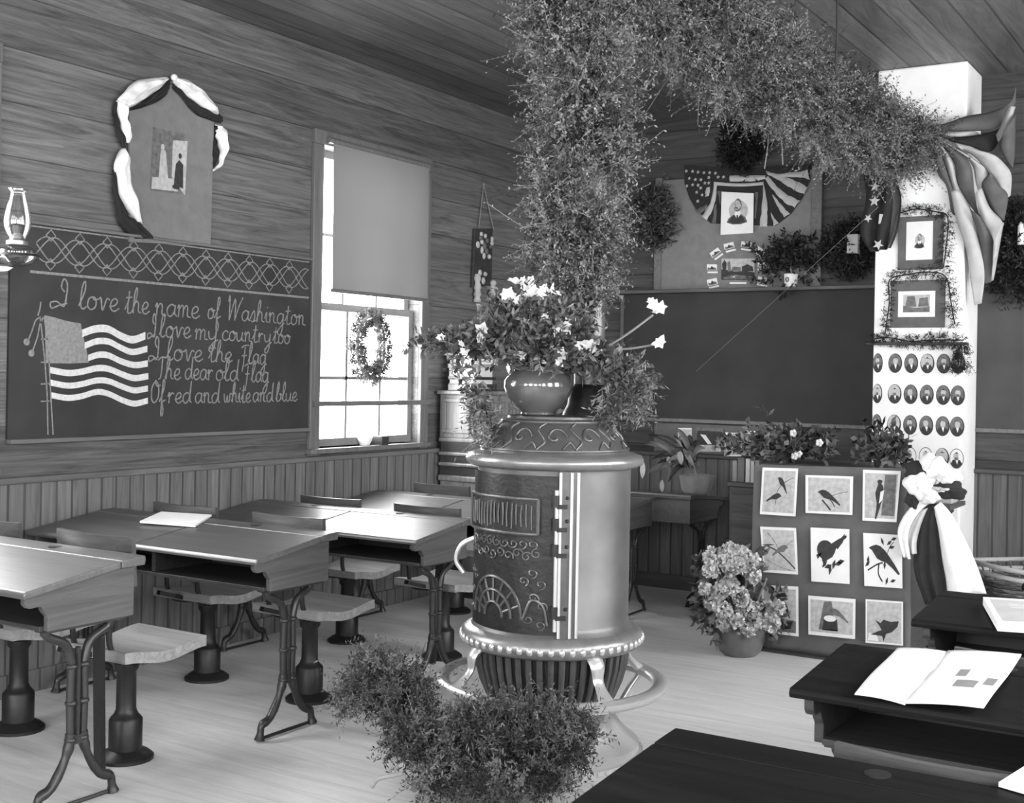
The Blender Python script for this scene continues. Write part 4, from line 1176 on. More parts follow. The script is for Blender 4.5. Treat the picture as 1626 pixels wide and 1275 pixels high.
on(MB().box(3.215, 5.4, Y1 - .03, Y1, 1.175, 1.20).build('frame_bottom', W_TRIM, b2, bevel=.003), (3.215, Y1, 1.19))
on(MB().box(3.215, 5.4, Y1 - .03, Y1, 2.06, 2.085).build('frame_top', W_TRIMX, b2, bevel=.003), (3.215, Y1, 1.19))

YB = Y1 - .005
pn = thing('display_panel', 'large pale grey paper panel in a wooden frame on the rail above the back blackboard', 'panel', (1.06, Y1, 2.088))
L_ = (1.06, Y1, 2.088)
on(MB().box(1.085, 2.165, Y1 - .018, Y1, 2.088, 2.86).build('paper', PAPERM, pn), L_)
k = MB().box(1.035, 1.085, Y1 - .035, Y1, 2.088, 2.88); k.box(2.165, 2.235, Y1 - .035, Y1, 2.088, 2.88); on(k.build('frame_post', W_TRIM, pn, bevel=.004), L_)

PYF = Frame((0, Y1 - .022, 0), (1, 0, 0), (0, 0, 1))
def BPx(x, y): return bp_(1060 + x / 5.796, 250 + y / 5.796, Y1 - .03)
# half-round flag bunting
fb = thing('flag_bunting', 'half-round draped flag bunting with stars at the top of the pale panel', 'bunting', (1.24, Y1 - .03, 2.9))
O_ = (1.24, Y1 - .03, 2.9)
def strip(k, up_, dn, mi, puff=.012, base=.006, seed=0):
    A_, B_ = cr([BPx(*q) for q in up_], 6), cr([BPx(*q) for q in dn], 6); n = min(len(A_), len(B_)); rows = []
    for j in range(5):
        t = j / 4
        rows.append([((A_[i] * (1 - t) + B_[i] * t)[0], Y1 - .022 - base - puff * math.sin(math.pi * t) - .003 * math.sin(i * .9 + seed), (A_[i] * (1 - t) + B_[i] * t)[1]) for i in range(n)])
    k.mat(mi).sheet(rows)
k = MB()
# backing cloth (dark), star field, then the pale stripes lying on it
half = [BPx(*q) for q in ((150, 70), (700, 100), (1300, 62), (1312, 200), (1240, 370), (1130, 520), (990, 630), (500, 612), (395, 606), (260, 475), (200, 370), (155, 240))]
k.mat(0).prism([tuple(q) for q in half], PYF, .000, .006)
for c_ in ([(575, 165), (760, 165), (900, 160)], [(575, 222), (760, 222), (905, 200)]),: strip(k, c_[0], c_[1], 1, seed=1)
strip(k, [(905, 122), (1000, 150), (1100, 185), (1200, 222), (1290, 275)], [(925, 160), (985, 190), (1060, 235), (1150, 295), (1255, 340)], 1, seed=2)
strip(k, [(1000, 150), (1150, 135), (1290, 112)], [(1040, 185), (1200, 182), (1310, 205)], 1, seed=3)
strip(k, [(925, 165), (985, 240), (1070, 320), (1150, 365), (1225, 398)], [(900, 210), (960, 290), (1020, 360), (1090, 425), (1170, 462)], 1, seed=4)
strip(k, [(960, 330), (1020, 400), (1075, 465), (1128, 520)], [(985, 400), (1015, 460), (1045, 510), (1075, 552)], 1, seed=5)
strip(k, [(950, 500), (985, 560), (1025, 605)], [(962, 560), (972, 600), (975, 636)], 1, seed=6)
strip(k, [(885, 240), (915, 400), (920, 520), (915, 636)], [(880, 240), (870, 400), (858, 520), (845, 636)], 1, seed=7)
strip(k, [(430, 225), (680, 240), (890, 225)], [(450, 258), (680, 268), (880, 255)], 1, .006, .012, seed=8)
strip(k, [(425, 225), (405, 370), (365, 460), (310, 540)], [(455, 250), (445, 370), (415, 480), (362, 578)], 1, seed=9)
strip(k, [(350, 285), (345, 330), (345, 370)], [(392, 270), (388, 320), (378, 355)], 1, seed=10)
strip(k, [(370, 425), (330, 445), (270, 478)], [(365, 465), (340, 490), (295, 520)], 2, seed=11)
strip(k, [(425, 470), (420, 540), (400, 606)], [(450, 420), (450, 520), (445, 606)], 2, seed=12)
strip(k, [(455, 310), (470, 380), (480, 440)], [(500, 310), (500, 400), (500, 440)], 2, seed=13)
strip(k, [(800, 325), (800, 440), (795, 560)], [(835, 320), (825, 440), (812, 560)], 2, seed=14)
o = k.build('cloth', [CLOTHD, CLOTHG, CLOTHM], fb, smooth=60); on(o, O_)
def star(k, c, r, fr, d0, d1, rot=0.3): return k.prism([(c[0] + (r if i % 2 == 0 else r * .42) * math.sin(rot + i * math.pi / 5), c[1] + (r if i % 2 == 0 else r * .42) * math.cos(rot + i * math.pi / 5)) for i in range(10)], fr, d0, d1)
for q in ((172, 125), (230, 128), (280, 135), (335, 140), (387, 140), (440, 145), (200, 192), (255, 203), (307, 205), (380, 185), (515, 180), (465, 180), (178, 262), (230, 252), (280, 255), (343, 235), (378, 235), (268, 320), (305, 280), (318, 345), (278, 402)):
    on(star(MB(), BPx(*q), .014, PYF, .006, .009, q[0]).build('star', CLOTHG, fb), O_)
# portrait of a bearded man
def card(name, label, cat, q, mats, draw, group=None, thick=.003):
    """a flat picture pinned up: q is its Quad; draw adds the printed shapes"""
    k = MB().prism([(0, 0), (1, 0), (1, 1), (0, 1)], q, 0, thick)
    draw(k, q, thick)
    o = k.build(name, mats); c = q.p(.5, .5); o.data.transform(Matrix.Translation(-Vector(c))); o.location = c
    return tag(o, label, cat, group)
def quad_at(pts, Y): return Quad(*[bw(x, y, Y) for x, y in pts])
def poly(k, q, P, d, mi, e=.0006): k.mat(mi).prism(P, q, d, d + e)
def ov(k, q, a, b, ra, rb, d, mi, e=.0006, n=18): k.mat(mi).prism([(a + ra * math.cos(2 * math.pi * i / n), b + rb * math.sin(2 * math.pi * i / n)) for i in range(n)], q, d, d + e)
def man(k, q, t, s=1.0, ox=.5, oy=.56):
    """head and shoulders of a moustached man in a dark coat; slots: paper, dark, mid, light"""
    f = lambda P: [(ox + (a - .5) * s, oy + (b - .56) * s) for a, b in P]
    O = lambda a, b, ra, rb, d, mi: ov(k, q, ox + (a - .5) * s, oy + (b - .56) * s, ra * s, rb * s, d, mi)
    e = .0007
    O(.54, .57, .30, .25, t, 3)
    poly(k, q, f([(.18, .28), (.24, .38), (.40, .47), (.62, .48), (.76, .40), (.82, .28), (.62, .23), (.36, .23)]), t + e, 2)
    poly(k, q, f([(.24, .30), (.30, .39), (.42, .46), (.50, .36), (.60, .46), (.72, .38), (.76, .29), (.6, .25), (.38, .25)]), t + 2 * e, 1)
    poly(k, q, f([(.42, .47), (.44, .54), (.60, .56), (.61, .47), (.51, .36)]), t + 3 * e, 0)
    poly(k, q, f([(.48, .45), (.54, .45), (.53, .33), (.50, .33)]), t + 4 * e, 1)
    O(.53, .70, .115, .155, t + 4 * e, 2)                  # hair
    O(.505, .675, .098, .135, t + 5 * e, 3)                # face
    O(.615, .675, .018, .035, t + 5 * e, 3)                # ear
    poly(k, q, f([(.60, .62), (.60, .57), (.52, .535), (.44, .56), (.42, .60), (.50, .575)]), t + 6 * e, 2)      # short beard along the jaw
    poly(k, q, f([(.405, .605), (.43, .635), (.475, .642), (.52, .635), (.56, .60), (.50, .612), (.46, .612)]), t + 7 * e, 1)   # moustache
    poly(k, q, f([(.455, .715), (.435, .655), (.475, .650), (.480, .66)]), t + 6 * e, 2)                             # nose
    for a in (.435, .53): O(a, .715, .017, .009, t + 6 * e, 1); poly(k, q, f([(a - .03, .735), (a, .745), (a + .035, .735), (a, .738)]), t + 6 * e, 1)
card('portrait_print', 'white portrait print of a bearded man on the flag bunting', 'portrait', quad_at([(1144.5, 373), (1196, 370), (1197, 307), (1146, 304.5)], Y1 - .045), [PAPER, INKD, INKM, INKL], man)
# view print in the middle and the ring of little cards with their captions
def viewp(k, q, t):
    poly(k, q, [(0, 0), (1, 0), (1, .35), (.7, .42), (.4, .4), (0, .5)], t, 1)
    poly(k, q, [(.05, .4), (.02, .75), (.1, .95), (.16, .8), (.15, .4)], t + .0007, 1); poly(k, q, [(.2, .4), (.18, .8), (.26, .9), (.3, .4)], t + .0007, 2)
    poly(k, q, [(.62, .4), (.62, .62), (.78, .74), (.95, .62), (.97, .4)], t + .0007, 1); poly(k, q, [(.3, .42), (.36, .62), (.58, .6), (.6, .42)], t + .0007, 2)
    poly(k, q, [(.05, .1), (.4, .25), (.95, .15), (.95, .05), (.1, .04)], t + .0007, 2); poly(k, q, [(.3, .12), (.42, .18), (.4, .12)], t + .0014, 3)
def bq4(cx, cy, w, h, ang, Y=Y1 - .021):
    a = math.radians(ang); P = []
    for sx, sy in ((-1, 1), (1, 1), (1, -1), (-1, -1)):
        x, y = sx * w / 2, sy * h / 2; P.append(BPx(cx + x * math.cos(a) - y * math.sin(a), cy + x * math.sin(a) + y * math.cos(a)))
    return Quad(*[(p[0], Y, p[1]) for p in P])
card('view_print', 'dark landscape print at the centre of the ring of little cards', 'picture', bq4(645, 1028, 305, 195, 0), [INKL, INKD, INKM, PAPER], viewp)
def tiny(k, q, t):
    poly(k, q, [(.05, .05), (.95, .05), (.9, .4), (.6, .55), (.4, .35), (.1, .5)], t, 1)
    poly(k, q, [(.3, .2), (.5, .75), (.7, .2)], t + .0007, 2)
CARDS = [(405, 1010, 92, 55, 0, 'lowest but one on the left'), (408, 1145, 92, 58, -12, 'lowest on the left'), (435, 875, 95, 50, -36, 'third up on the left'), (562, 812, 92, 52, -14, 'left one of the two at the top'), (720, 802, 92, 52, 8, 'right one of the two at the top'),
         (848, 858, 92, 50, 38, 'third up on the right'), (865, 985, 75, 45, 0, 'lowest but one on the right'), (870, 1130, 88, 58, 12, 'lowest on the right')]
for x, y, w, h, a, lb in CARDS:
    card('picture_card', 'small picture card of the ring, ' + lb, 'picture card', bq4(x, y, w, h, a), [PAPER, INKM, INKD], tiny, 'ring of little picture cards')
    r_ = math.radians(a); o = card('caption_slip', 'white caption slip of the ring, ' + lb, 'caption slip', bq4(x + math.sin(-r_) * 46 + 6, y + math.cos(r_) * 46, 92, 16, a), [PAPER], lambda *z: None, 'caption slips')
card('caption_slip', 'narrow white caption slip under the dark landscape print', 'caption slip', bq4(645, 1155, 152, 16, 0), [PAPER], lambda *z: None, 'caption slips')

# dark bunches of evergreen on the back wall
def bunch(name, label, cat, x, y, rx, ry, Y, m, seed, n=420, L=.07, ll=.04, lw_=.010, depth=.06):
    c = bw(x, y, Y); r = thing(name, label, cat, (c[0], Y, c[2])); rg = np.random.default_rng(seed)
    v = rg.normal(0, 1, (n, 3)); v /= np.linalg.norm(v, axis=1, keepdims=True); rad = rg.random((n, 1)) ** .5
    b = v * rad * np.array((rx, depth, ry)); b[:, 1] = -np.abs(b[:, 1])
    d = v + rg.normal(0, .4, (n, 3)); d[:, 1] = -np.abs(d[:, 1]) * .5
    clamp(sprays('sprigs', b, d, L, m, r, 9, ll, lw_, .7, seed), 1, None, Y1 - .036 - Y)
    MB().tube(cr([(0, -.01, -ry * .7), (.01, -.03, 0), (0, -.01, ry * .7)], 4), .006, 5).build('twig', BARK, r)
    return r
bunch('evergreen_bunch', 'dark evergreen bunch hung left of the pale panel', 'evergreen bunch', 1040, 345, .13, .19, Y1 - .05, LEAF_E, 51, 520)
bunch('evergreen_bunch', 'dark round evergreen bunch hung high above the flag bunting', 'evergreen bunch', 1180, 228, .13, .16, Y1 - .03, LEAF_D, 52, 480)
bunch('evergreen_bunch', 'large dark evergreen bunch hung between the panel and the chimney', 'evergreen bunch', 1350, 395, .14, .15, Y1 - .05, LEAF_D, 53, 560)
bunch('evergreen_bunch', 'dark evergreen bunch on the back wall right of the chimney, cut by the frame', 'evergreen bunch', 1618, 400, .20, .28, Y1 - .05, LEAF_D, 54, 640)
c = bw(1620, 372, Y1 - .16); o = MB().lathe([(.018, 0), (.018, .12), (.004, .135)], 14).build('candle', CLOTHW, smooth=40); o.location = (c[0], Y1 - .14, c[2] - .06); tag(o, 'white candle among the evergreen at the right picture edge', 'candle')
c = bw(1354, 387, Y1 - .16); k = MB().box(-.035, .035, -.03, .03, -.06, .06); o = k.build('candle_box', CLOTHG, bevel=.003); o.location = (c[0], Y1 - .14, c[2]); tag(o, 'small pale box among dark evergreen left of the chimney', 'box')
# little pot plant on the rail
pz = bw(1255, 458, Y1 - .07)
rp = thing('small_pot_plant', 'small dark plant in a white cup on the rail in front of the pale panel', 'pot plant', (pz[0], Y1 - .062, 2.086))
k = MB().lathe([(.034, 0), (.04, .01), (.046, .085), (.042, .085), (.036, .02)], 20); k.mat(1); CF = Frame((0, -.046, 0), (1, 0, 0), (0, 0, 1)); k.stroke(cr([(-.012, .03), (-.02, .05), (-.006, .06), (.0, .045), (-.006, .03)], 4), CF, .006, .0); k.build('cup', [CLOTHW, INKD], rp, smooth=40)
rg = np.random.default_rng(61); v = rg.normal(0, 1, (240, 3)) * np.array((.10, .03, .07)); v[:, 2] += .17; v[:, 1] = np.clip(v[:, 1], -.06, .01)
clamp(sprays('leaves', v, v - np.array((0, 0, .08)), .045, LEAF_D, rp, 7, .04, .014, .6, 62), 1, None, .024)
MB().tube([(0, 0, .05), (.0, -.005, .2)], .005, 5).build('stem', BARK, rp)

# strip of pictures below the back blackboard
ts = thing('picture_strip', 'long grey strip of board with small pictures below the back blackboard', 'picture strip', (1.06, Y1, .96))
SY = Y1 - .05
on(MB().box(1.07, 2.22, SY, SY + .02, .955, 1.155).build('board', PAPERD, ts), (1.06, Y1, .96))
def TS(x, y): return (1000 + x / 5.081, 650 + y / 5.081)
def birdpic(k, q, t):
    poly(k, q, [(.03, .05), (.97, .05), (.97, .85), (.03, .9)], t, 1); poly(k, q, [(.15, .75), (.35, .72), (.6, .35), (.45, .35)], t + .0007, 3); poly(k, q, [(.05, .05), (.95, .05), (.9, .3), (.1, .32)], t + .0007, 2)
for P, lb, mt in ((((390, 240), (500, 240), (500, 150), (390, 150)), 'white square picture at the left of the strip, behind the pot plant', 0), (((530, 350), (750, 350), (755, 150), (540, 150)), 'wide dark picture with a pale bird in the strip', 1),
                  (((765, 378), (900, 378), (905, 190), (772, 185)), 'upright white-framed picture in the strip under the back blackboard', 2), (((935, 300), (1040, 300), (1045, 172), (938, 172)), 'pale picture at the right of the strip behind the books', 0)):
    q = quad_at([TS(*p) for p in P], SY - .004)
    card('strip_picture', lb, 'picture', q, [[PAPER, INKL, INKM, INKD], [INKM, INKD, INKL, PAPER], [PAPER, INKM, INKL, INKL]][mt], birdpic, 'small pictures on the strip')
# pot plant in a wrapped pot on the short desk
ZD = .8005 * .91
def ph(x, y, Y): c = bw(x, y, Y); return c
fp = ph(1112, 768, 7.42)
pl = thing('wrapped_pot_plant', 'long-leaved pot plant in a pale wrapped pot on the desk by the back wall', 'pot plant', (fp[0] - .02, 7.40, ZD))
PB = np.array(pl.location)
k = MB().lathe([(.085, 0), (.10, .02), (.112, .09), (.12, .115), (.112, .115), (.09, .03)], 28, rmod=lambda t, i: 1 + .04 * math.sin(7 * t)); k.build('pot', PAPERM, pl, smooth=50)
rg = np.random.default_rng(71)
def blade(k, a, tip, w, sag=.04):
    a, tip = np.array(a, float), np.array(tip, float); d = tip - a; s_ = np.cross(d, (0.3, -.8, .2)); s_ /= np.linalg.norm(s_)
    k.sheet([[a + d * t + np.array((0, 0, sag * math.sin(math.pi * t))) + s_ * w * j * math.sin(math.pi * (.08 + .92 * t)) ** .8 + np.array((0, -.01, 0)) * abs(j) for j in (-1, 0, 1)] for t in np.linspace(0, 1, 8)])
k = MB(); k2 = MB()
LV = [((1095, 735), (1050, 690)), ((1095, 735), (1022, 705)), ((1090, 740), (1020, 755)), ((1090, 740), (1062, 765)), ((1100, 730), (1075, 680)), ((1100, 730), (1095, 690)), ((1100, 730), (1062, 720)), ((1098, 735), (1058, 735)), ((1095, 728), (1030, 690)), ((1105, 735), (1108, 700)), ((1085, 725), (1045, 712)), ((1088, 720), (1060, 700)), ((1090, 730), (1035, 730)), ((1100, 740), (1112, 745)), ((1100, 730), (1120, 712)), ((1085, 735), (1042, 750))]
LV += [((1098, 745), (1070 + 6 * i, 690 + 4 * ((i * 5) % 7))) for i in range(7)] + [((1092, 742), (1030 + 7 * i, 700 + 6 * ((i * 3) % 8))) for i in range(8)]
for (a, t) in LV: blade(k, bw(*a, 7.38 + rg.normal() * .03) - PB, bw(*t, 7.34 + rg.normal() * .08) - PB, .019)
k.build('leaves', LEAF_P, pl, smooth=60)
for (a, t, w) in (((1080, 715), (1083, 738), .02), ((1022, 733), (1021, 760), .018), ((1062, 725), (1064, 735), .016), ((1086, 712), (1104, 742), .016), ((1052, 762), (1052, 782), .015)):
    blade(k2, bw(*a, 7.33) - PB, bw(*t, 7.31) - PB, w, 0)
k2.build('pale_leaves', LEAF_L, pl, smooth=60)['label'] = 'pale drooping leaves'
MB().tube(cr([(0, 0, .1), (-.02, -.02, .2), (-.06, -.03, .3)], 4), .008, 6).build('stem', STEM, pl)
# plain chair behind the teacher's desk
chp = bw(1130, 728, 7.45)
tc_ = thing('wooden_chair', 'plain wooden chair with a curved top rail standing before the picture strip', 'chair', (2.02, 7.50, 0))
k = MB(); n = 12
k.sheet([[(-.24 + .48 * i / n, .17 - .05 * math.cos(math.pi * (i / n - .5)) + th, zz) for i in range(n + 1)] for th, zz in ((0, .80), (0, .93), (.022, .93), (.022, .80), (0, .80))]); k.build('top_rail', W_SIDEP, tc_, smooth=30)
for x in (-.2, .2):
    MB().tube([(x, .16, .82), (x * .95, .17, .45), (x, .20, 0)], .018, 8).build('back_leg', W_DARK, tc_, smooth=50)
    MB().tube([(x * .95, -.19, .44), (x, -.2, 0)], [.02, .014], 8).build('front_leg', W_DARK, tc_, smooth=50)
k = MB()
for x in (-.12, -.04, .04, .12): k.tube([(x, .13, .82), (x, .165, .45)], .009, 6)
k.build('spindles', W_DARK, tc_, smooth=50)
MB().box(-.22, .22, -.22, .20, .43, .46).build('seat', W_DARK, tc_, bevel=.012)

# dark low cabinet with books, left behind the teacher's desk
cb = thing('low_cabinet', 'low dark wooden cabinet behind the left end of the bird-picture desk', 'cabinet', (2.25, 6.75, 0))
MB().box(-.115, .115, -.17, .17, .04, .86).build('body', W_DARK, cb, bevel=.004); MB().box(-.125, .125, -.185, .18, .86, .885).build('top', W_DARK, cb, bevel=.004)
dr_ = MB().box(-.10, .10, -.18, -.17, .08, .82).build('door', W_DARK, cb, bevel=.003); MB().box(-.11, .11, -.16, .16, 0, .04).build('plinth', W_DARK, cb)
for i, (dx, w, h, m) in enumerate(((-.10, .028, .12, PAPERM), (-.062, .04, .14, PAPERD), (-.022, .026, .135, CLOTHG), (.006, .02, .125, PAPERG), (.034, .026, .13, PAPERM))):
    bk = MB().box(-w / 2, w / 2, -.06, .06, 0, h); o = bk.build('book', m, bevel=.003); o.location = (2.25 + dx, 6.67, .885)
    tag(o, ['grey book at the left end of the row on the low cabinet', 'dark thick book second from the left on the low cabinet', 'pale slim book third from the left on the low cabinet', 'slim grey book fourth from the left on the low cabinet', 'mid grey book at the right end of the row on the low cabinet'][i], 'book', 'books on the low cabinet')

# ------------------------------------------------------------------ teacher's desk with bird pictures
tdk = thing('teacher_desk', 'tall dark desk behind the sheet of bird pictures, in front of the chimney', 'desk', (2.78, 6.74, 0))
MB().box(-.40, .40, -.33, .30, .985, 1.01).build('top', W_SIDEP, tdk, bevel=.005)
MB().box(-.39, .39, -.33, -.31, .03, .985).build('front_panel', W_SIDEP, tdk)
for x in (-.39, .37): MB().box(x, x + .02, -.31, .29, .03, .985).build('side_panel', W_SIDEP, tdk, bevel=.002)
MB().box(-.37, .37, .27, .29, .40, .985).build('back_panel', W_SIDEP, tdk); MB().box(-.37, .37, -.31, .27, .03, .06).build('bottom', W_SIDEP, tdk)
shf = MB().box(.39, .55, -.05, .30, .80, .825).build('side_shelf', W_SIDEP, tdk, bevel=.004)
k = MB().bar((.40, .12, .62), (.52, .12, .79), .02, .02, (0, 1, 0)); k.build('shelf_bracket', W_SIDEP, shf)
for x, y in ((-.37, -.29), (.35, -.29), (-.37, .25), (.35, .25)): MB().box(x, x + .03, y, y + .03, 0, .03).build('foot', W_DARK, tdk)
k = MB().box(-.05, .05, -.07, .07, 0, .05); o = k.build('paper_bundle', PAPERG, bevel=.003); o.location = (3.26, 6.86, .825); tag(o, 'small pale bundle of papers on the side shelf of the tall desk', 'papers')
# hanging sheet of brown paper
PYS = 6.385
ps = []
TLq, TRq, BRq, BLq = bw(1198, 738, PYS), bw(1446, 744, PYS), bw(1446, 1062, PYS), bw(1204, 1033, PYS)
rows = []
for i in range(25):
    t = i / 24; r = []
    for j in range(25):
        a = j / 24; p = (TLq * (1 - a) + TRq * a) * (1 - t) + (BLq * (1 - a) + BRq * a) * t
        p = p + np.array((-.025 * math.sin(math.pi * t) * (1 - a) ** 3, .006 * math.sin(a * 14 + t * 5) + .010 * math.sin(t * 7 + a * 3) * a, 0)); p[2] = max(p[2], .012); r.append(p)
    rows.append(r)
k = MB().sheet(rows); sp = k.build('paper_sheet', BROWNP, smooth=60, solid=.002); c = Vector((2.78, PYS, .5)); sp.data.transform(Matrix.Translation(-c)); sp.location = c
tag(sp, 'large sheet of brown paper with bird pictures hung down the tall desk front', 'paper sheet')
k = MB().box(2.37, 3.19, 6.34, 6.40, 0, .012); o = k.build('floor_batten', W_DARK); tag(o, 'dark wooden batten on the floor under the bird-picture sheet', 'batten')

BIRD = [(.02, .40), (.10, .47), (.20, .53), (.32, .53), (.46, .47), (.62, .36), (.80, .22), (.98, .06), (.94, .02), (.74, .13), (.56, .20), (.42, .20), (.30, .22), (.20, .30), (.12, .37)]
def bird(k, q, d, mi, ox, oy, s, rot=0, flip=1, asp=1.0):
    c_, s_ = math.cos(rot), math.sin(rot); P = []
    for a, b in BIRD:
        a, b = (a - .4) * flip, b - .36
        P.append((ox + s * (a * c_ - b * s_), oy + s * (a * s_ + b * c_) * asp))
    poly(k, q, P if flip > 0 else P[::-1], d, mi, .0008)
def limb(k, q, P, w, d, mi): k.mat(mi).stroke(cr(P, 5), q, w, d, .0006)
def field(k, q, t, m=.06, mi=1, mx=None): mx = mx or m; poly(k, q, [(mx, m), (1 - mx, m), (1 - mx, 1 - m), (mx, 1 - m)], t, mi)
def leafy(k, q, P, d, mi, r=.05):
    for a, b, rot in P:
        poly(k, q, [(a + r * 1.5 * math.cos(rot), b + r * 1.5 * math.sin(rot)), (a - r * .6 * math.sin(rot), b + r * .6 * math.cos(rot)), (a - r * 1.5 * math.cos(rot), b - r * 1.5 * math.sin(rot)), (a + r * .6 * math.sin(rot), b - r * .6 * math.cos(rot))], d, mi)
def d1(k, q, t):
    field(k, q, t); limb(k, q, [(.42, .22), (.46, .5), (.62, .68), (.88, .80)], .018, t + .0007, 2); bird(k, q, t + .0014, 3, .58, .70, .42, -.5, 1); bird(k, q, t + .0014, 3, .42, .40, .44, -.1, -1)
def d2(k, q, t):
    field(k, q, t); limb(k, q, [(.36, .36), (.46, .22), (.54, .10)], .035, t + .0007, 3); limb(k, q, [(.5, .45), (.7, .54), (.9, .60)], .018, t + .0007, 2); bird(k, q, t + .0014, 3, .46, .50, .55, -.15, 1, 1.2); limb(k, q, [(.5, .42), (.58, .3), (.63, .18)], .02, t + .0014, 3)
def d3(k, q, t):
    field(k, q, t); poly(k, q, [(.55, .12), (.93, .12), (.90, .92), (.60, .92)], t + .0007, 2); bird(k, q, t + .0014, 3, .48, .52, .75, -1.25, 1); poly(k, q, [(.47, .35), (.56, .42), (.60, .62), (.50, .58)], t + .0024, 0); ov(k, q, .47, .78, .07, .04, t + .0024, 3)
def d4(k, q, t):
    field(k, q, t); limb(k, q, [(.1, .6), (.4, .5), (.7, .3), (.92, .12)], .03, t + .0007, 3); limb(k, q, [(.2, .88), (.4, .66), (.5, .5)], .014, t + .0007, 2); limb(k, q, [(.12, .28), (.5, .14), (.8, .08)], .010, t + .0007, 2); limb(k, q, [(.6, .5), (.8, .68), (.9, .72)], .010, t + .0007, 2); bird(k, q, t + .0014, 2, .58, .54, .5, .0, -1)
def d5(k, q, t):
    bird(k, q, t, 3, .48, .58, .9, 1.2, 1, .8); ov(k, q, .38, .60, .22, .18, t + .0009, 3); poly(k, q, [(.18, .42), (.14, .5), (.3, .55)], t + .0009, 3); leafy(k, q, [(.45, .3, .3), (.6, .34, 1.2), (.72, .36, .2), (.5, .24, 1.4), (.36, .34, .8), (.78, .4, .2)], t + .0018, 3, .07); poly(k, q, [(.62, .70), (.9, .92), (.84, .76), (.7, .62)], t + .0018, 3)
def d6(k, q, t):
    limb(k, q, [(.1, .30), (.35, .42), (.5, .46)], .03, t, 3); limb(k, q, [(.40, .45), (.38, .25), (.48, .10)], .035, t, 3); limb(k, q, [(.6, .6), (.7, .78), (.8, .86)], .014, t, 3); bird(k, q, t + .0009, 3, .48, .62, .95, -.25, 1, .85)
    leafy(k, q, [(.5, .86, 2.0), (.68, .84, .6), (.8, .92, .3), (.6, .12, 1.2), (.76, .13, .3), (.12, .5, 1.4), (.10, .42, .7), (.55, .42, 1.5), (.74, .76, .2)], t + .0018, 3, .055)
def d7(k, q, t):
    field(k, q, t, .06, 1); poly(k, q, [(.06, .06), (.94, .06), (.94, .3), (.06, .38)], t + .0007, 2); bird(k, q, t + .0014, 3, .66, .58, .4, -.6, 1)
def d8(k, q, t):
    field(k, q, t, .09, 1, .05); poly(k, q, [(.22, .12), (.34, .88), (.50, .90), (.60, .12)], t + .0007, 2); poly(k, q, [(.30, .15), (.34, .45), (.62, .45), (.64, .15)], t + .0014, 3); ov(k, q, .47, .46, .13, .08, t + .0021, 0); bird(k, q, t + .0028, 2, .62, .62, .5, -.25, 1); poly(k, q, [(.1, .12), (.9, .12), (.9, .2), (.1, .16)], t + .0014, 1)
def d9(k, q, t):
    field(k, q, t, .04, 1); poly(k, q, [((x - 690) / 210, 1 - (y - 890) / 260) for x, y in ((745, 1008), (775, 1026), (792, 1004), (832, 1014), (878, 1006), (870, 1040), (838, 1076), (806, 1088), (792, 1136), (784, 1102), (718, 1098), (756, 1078), (780, 1066), (770, 1046))], t + .0007, 3); poly(k, q, [(.05, .06), (.35, .06), (.3, .2), (.1, .24)], t + .0007, 0)
BP9 = [([(95, 412), (295, 425), (310, 155), (110, 150)], d1, 'bird picture, top left of nine, two dark birds on a twig'), ([(352, 405), (615, 417), (620, 200), (352, 192)], d2, 'wide bird picture, top middle of nine, single dark bird facing left'),
       ([(672, 448), (863, 458), (888, 170), (675, 162)], d3, 'bird picture, top right of nine, woodpecker on a dark trunk'), ([(115, 738), (310, 752), (298, 490), (97, 482)], d4, 'bird picture, middle left of nine, grey bird on slanting bare branch'),
       ([(385, 790), (600, 805), (598, 497), (380, 487)], d5, 'centre bird picture of nine, black bird on berries, white ground'), ([(683, 815), (897, 830), (893, 530), (676, 517)], d6, 'bird picture, middle right of nine, black bird among leaves on white'),
       ([(100, 1075), (312, 1100), (310, 820), (107, 810)], d7, 'bird picture, bottom left of nine, half hidden by the hydrangea'), ([(368, 1088), (630, 1115), (633, 890), (367, 870)], d8, 'wide bird picture, bottom middle of nine, bird on a nest by a trunk'),
       ([(690, 1135), (900, 1152), (900, 905), (690, 890)], d9, 'bird picture, bottom right of nine, dark bird with spread wings')]
for P, fn, lb in BP9:
    card('bird_picture', lb, 'picture', quad_at([(1180 + x / 3.543, 700 + y / 3.543) for x, y in P], 6.358), [PAPER, INKL, INKM, INKD], fn, 'nine bird pictures')

# plants on the tall desk
def deskplant(label, x, y, w, n, seed, m, fl=()):
    c = bw(x, y, 6.62); r = thing('trailing_plant', label, 'plant', (c[0], 6.62, 1.01)); rg = np.random.default_rng(seed)
    MB().lathe([(.05, 0), (.07, .07), (.06, .07), (.05, .02)], 18).build('pot', W_DARK, r, smooth=40)
    v = rg.normal(0, 1, (n, 3)) * np.array((w, .05, .05)); v[:, 2] = np.abs(v[:, 2]) + .035
    sprays('leaves', v, v * np.array((1, 1, 1.5)) + rg.normal(0, .05, v.shape), .06, m, r, 6, .055, .026, .8, seed)
    for a, b_ in fl:
        p = bw(a, b_, 6.53); k = MB()
        for i in range(5): t = i * 1.2566; k.ball((p[0] - c[0] + .012 * math.cos(t), p[1] - 6.62, p[2] - 1.01 + .012 * math.sin(t)), .011, .008, .011, 8, 5)
        k.build('flower', PETAL, r, smooth=60)
    return r
deskplant('dark leafy plant with small white flowers on the left of the tall desk', 1240, 728, .12, 190, 81, LEAF_P, ((1260, 688), (1268, 720), (1262, 724), (1301, 703)))
deskplant('small dark leafy plant on the right of the tall desk, against the portraits', 1405, 728, .05, 90, 82, LEAF_E)
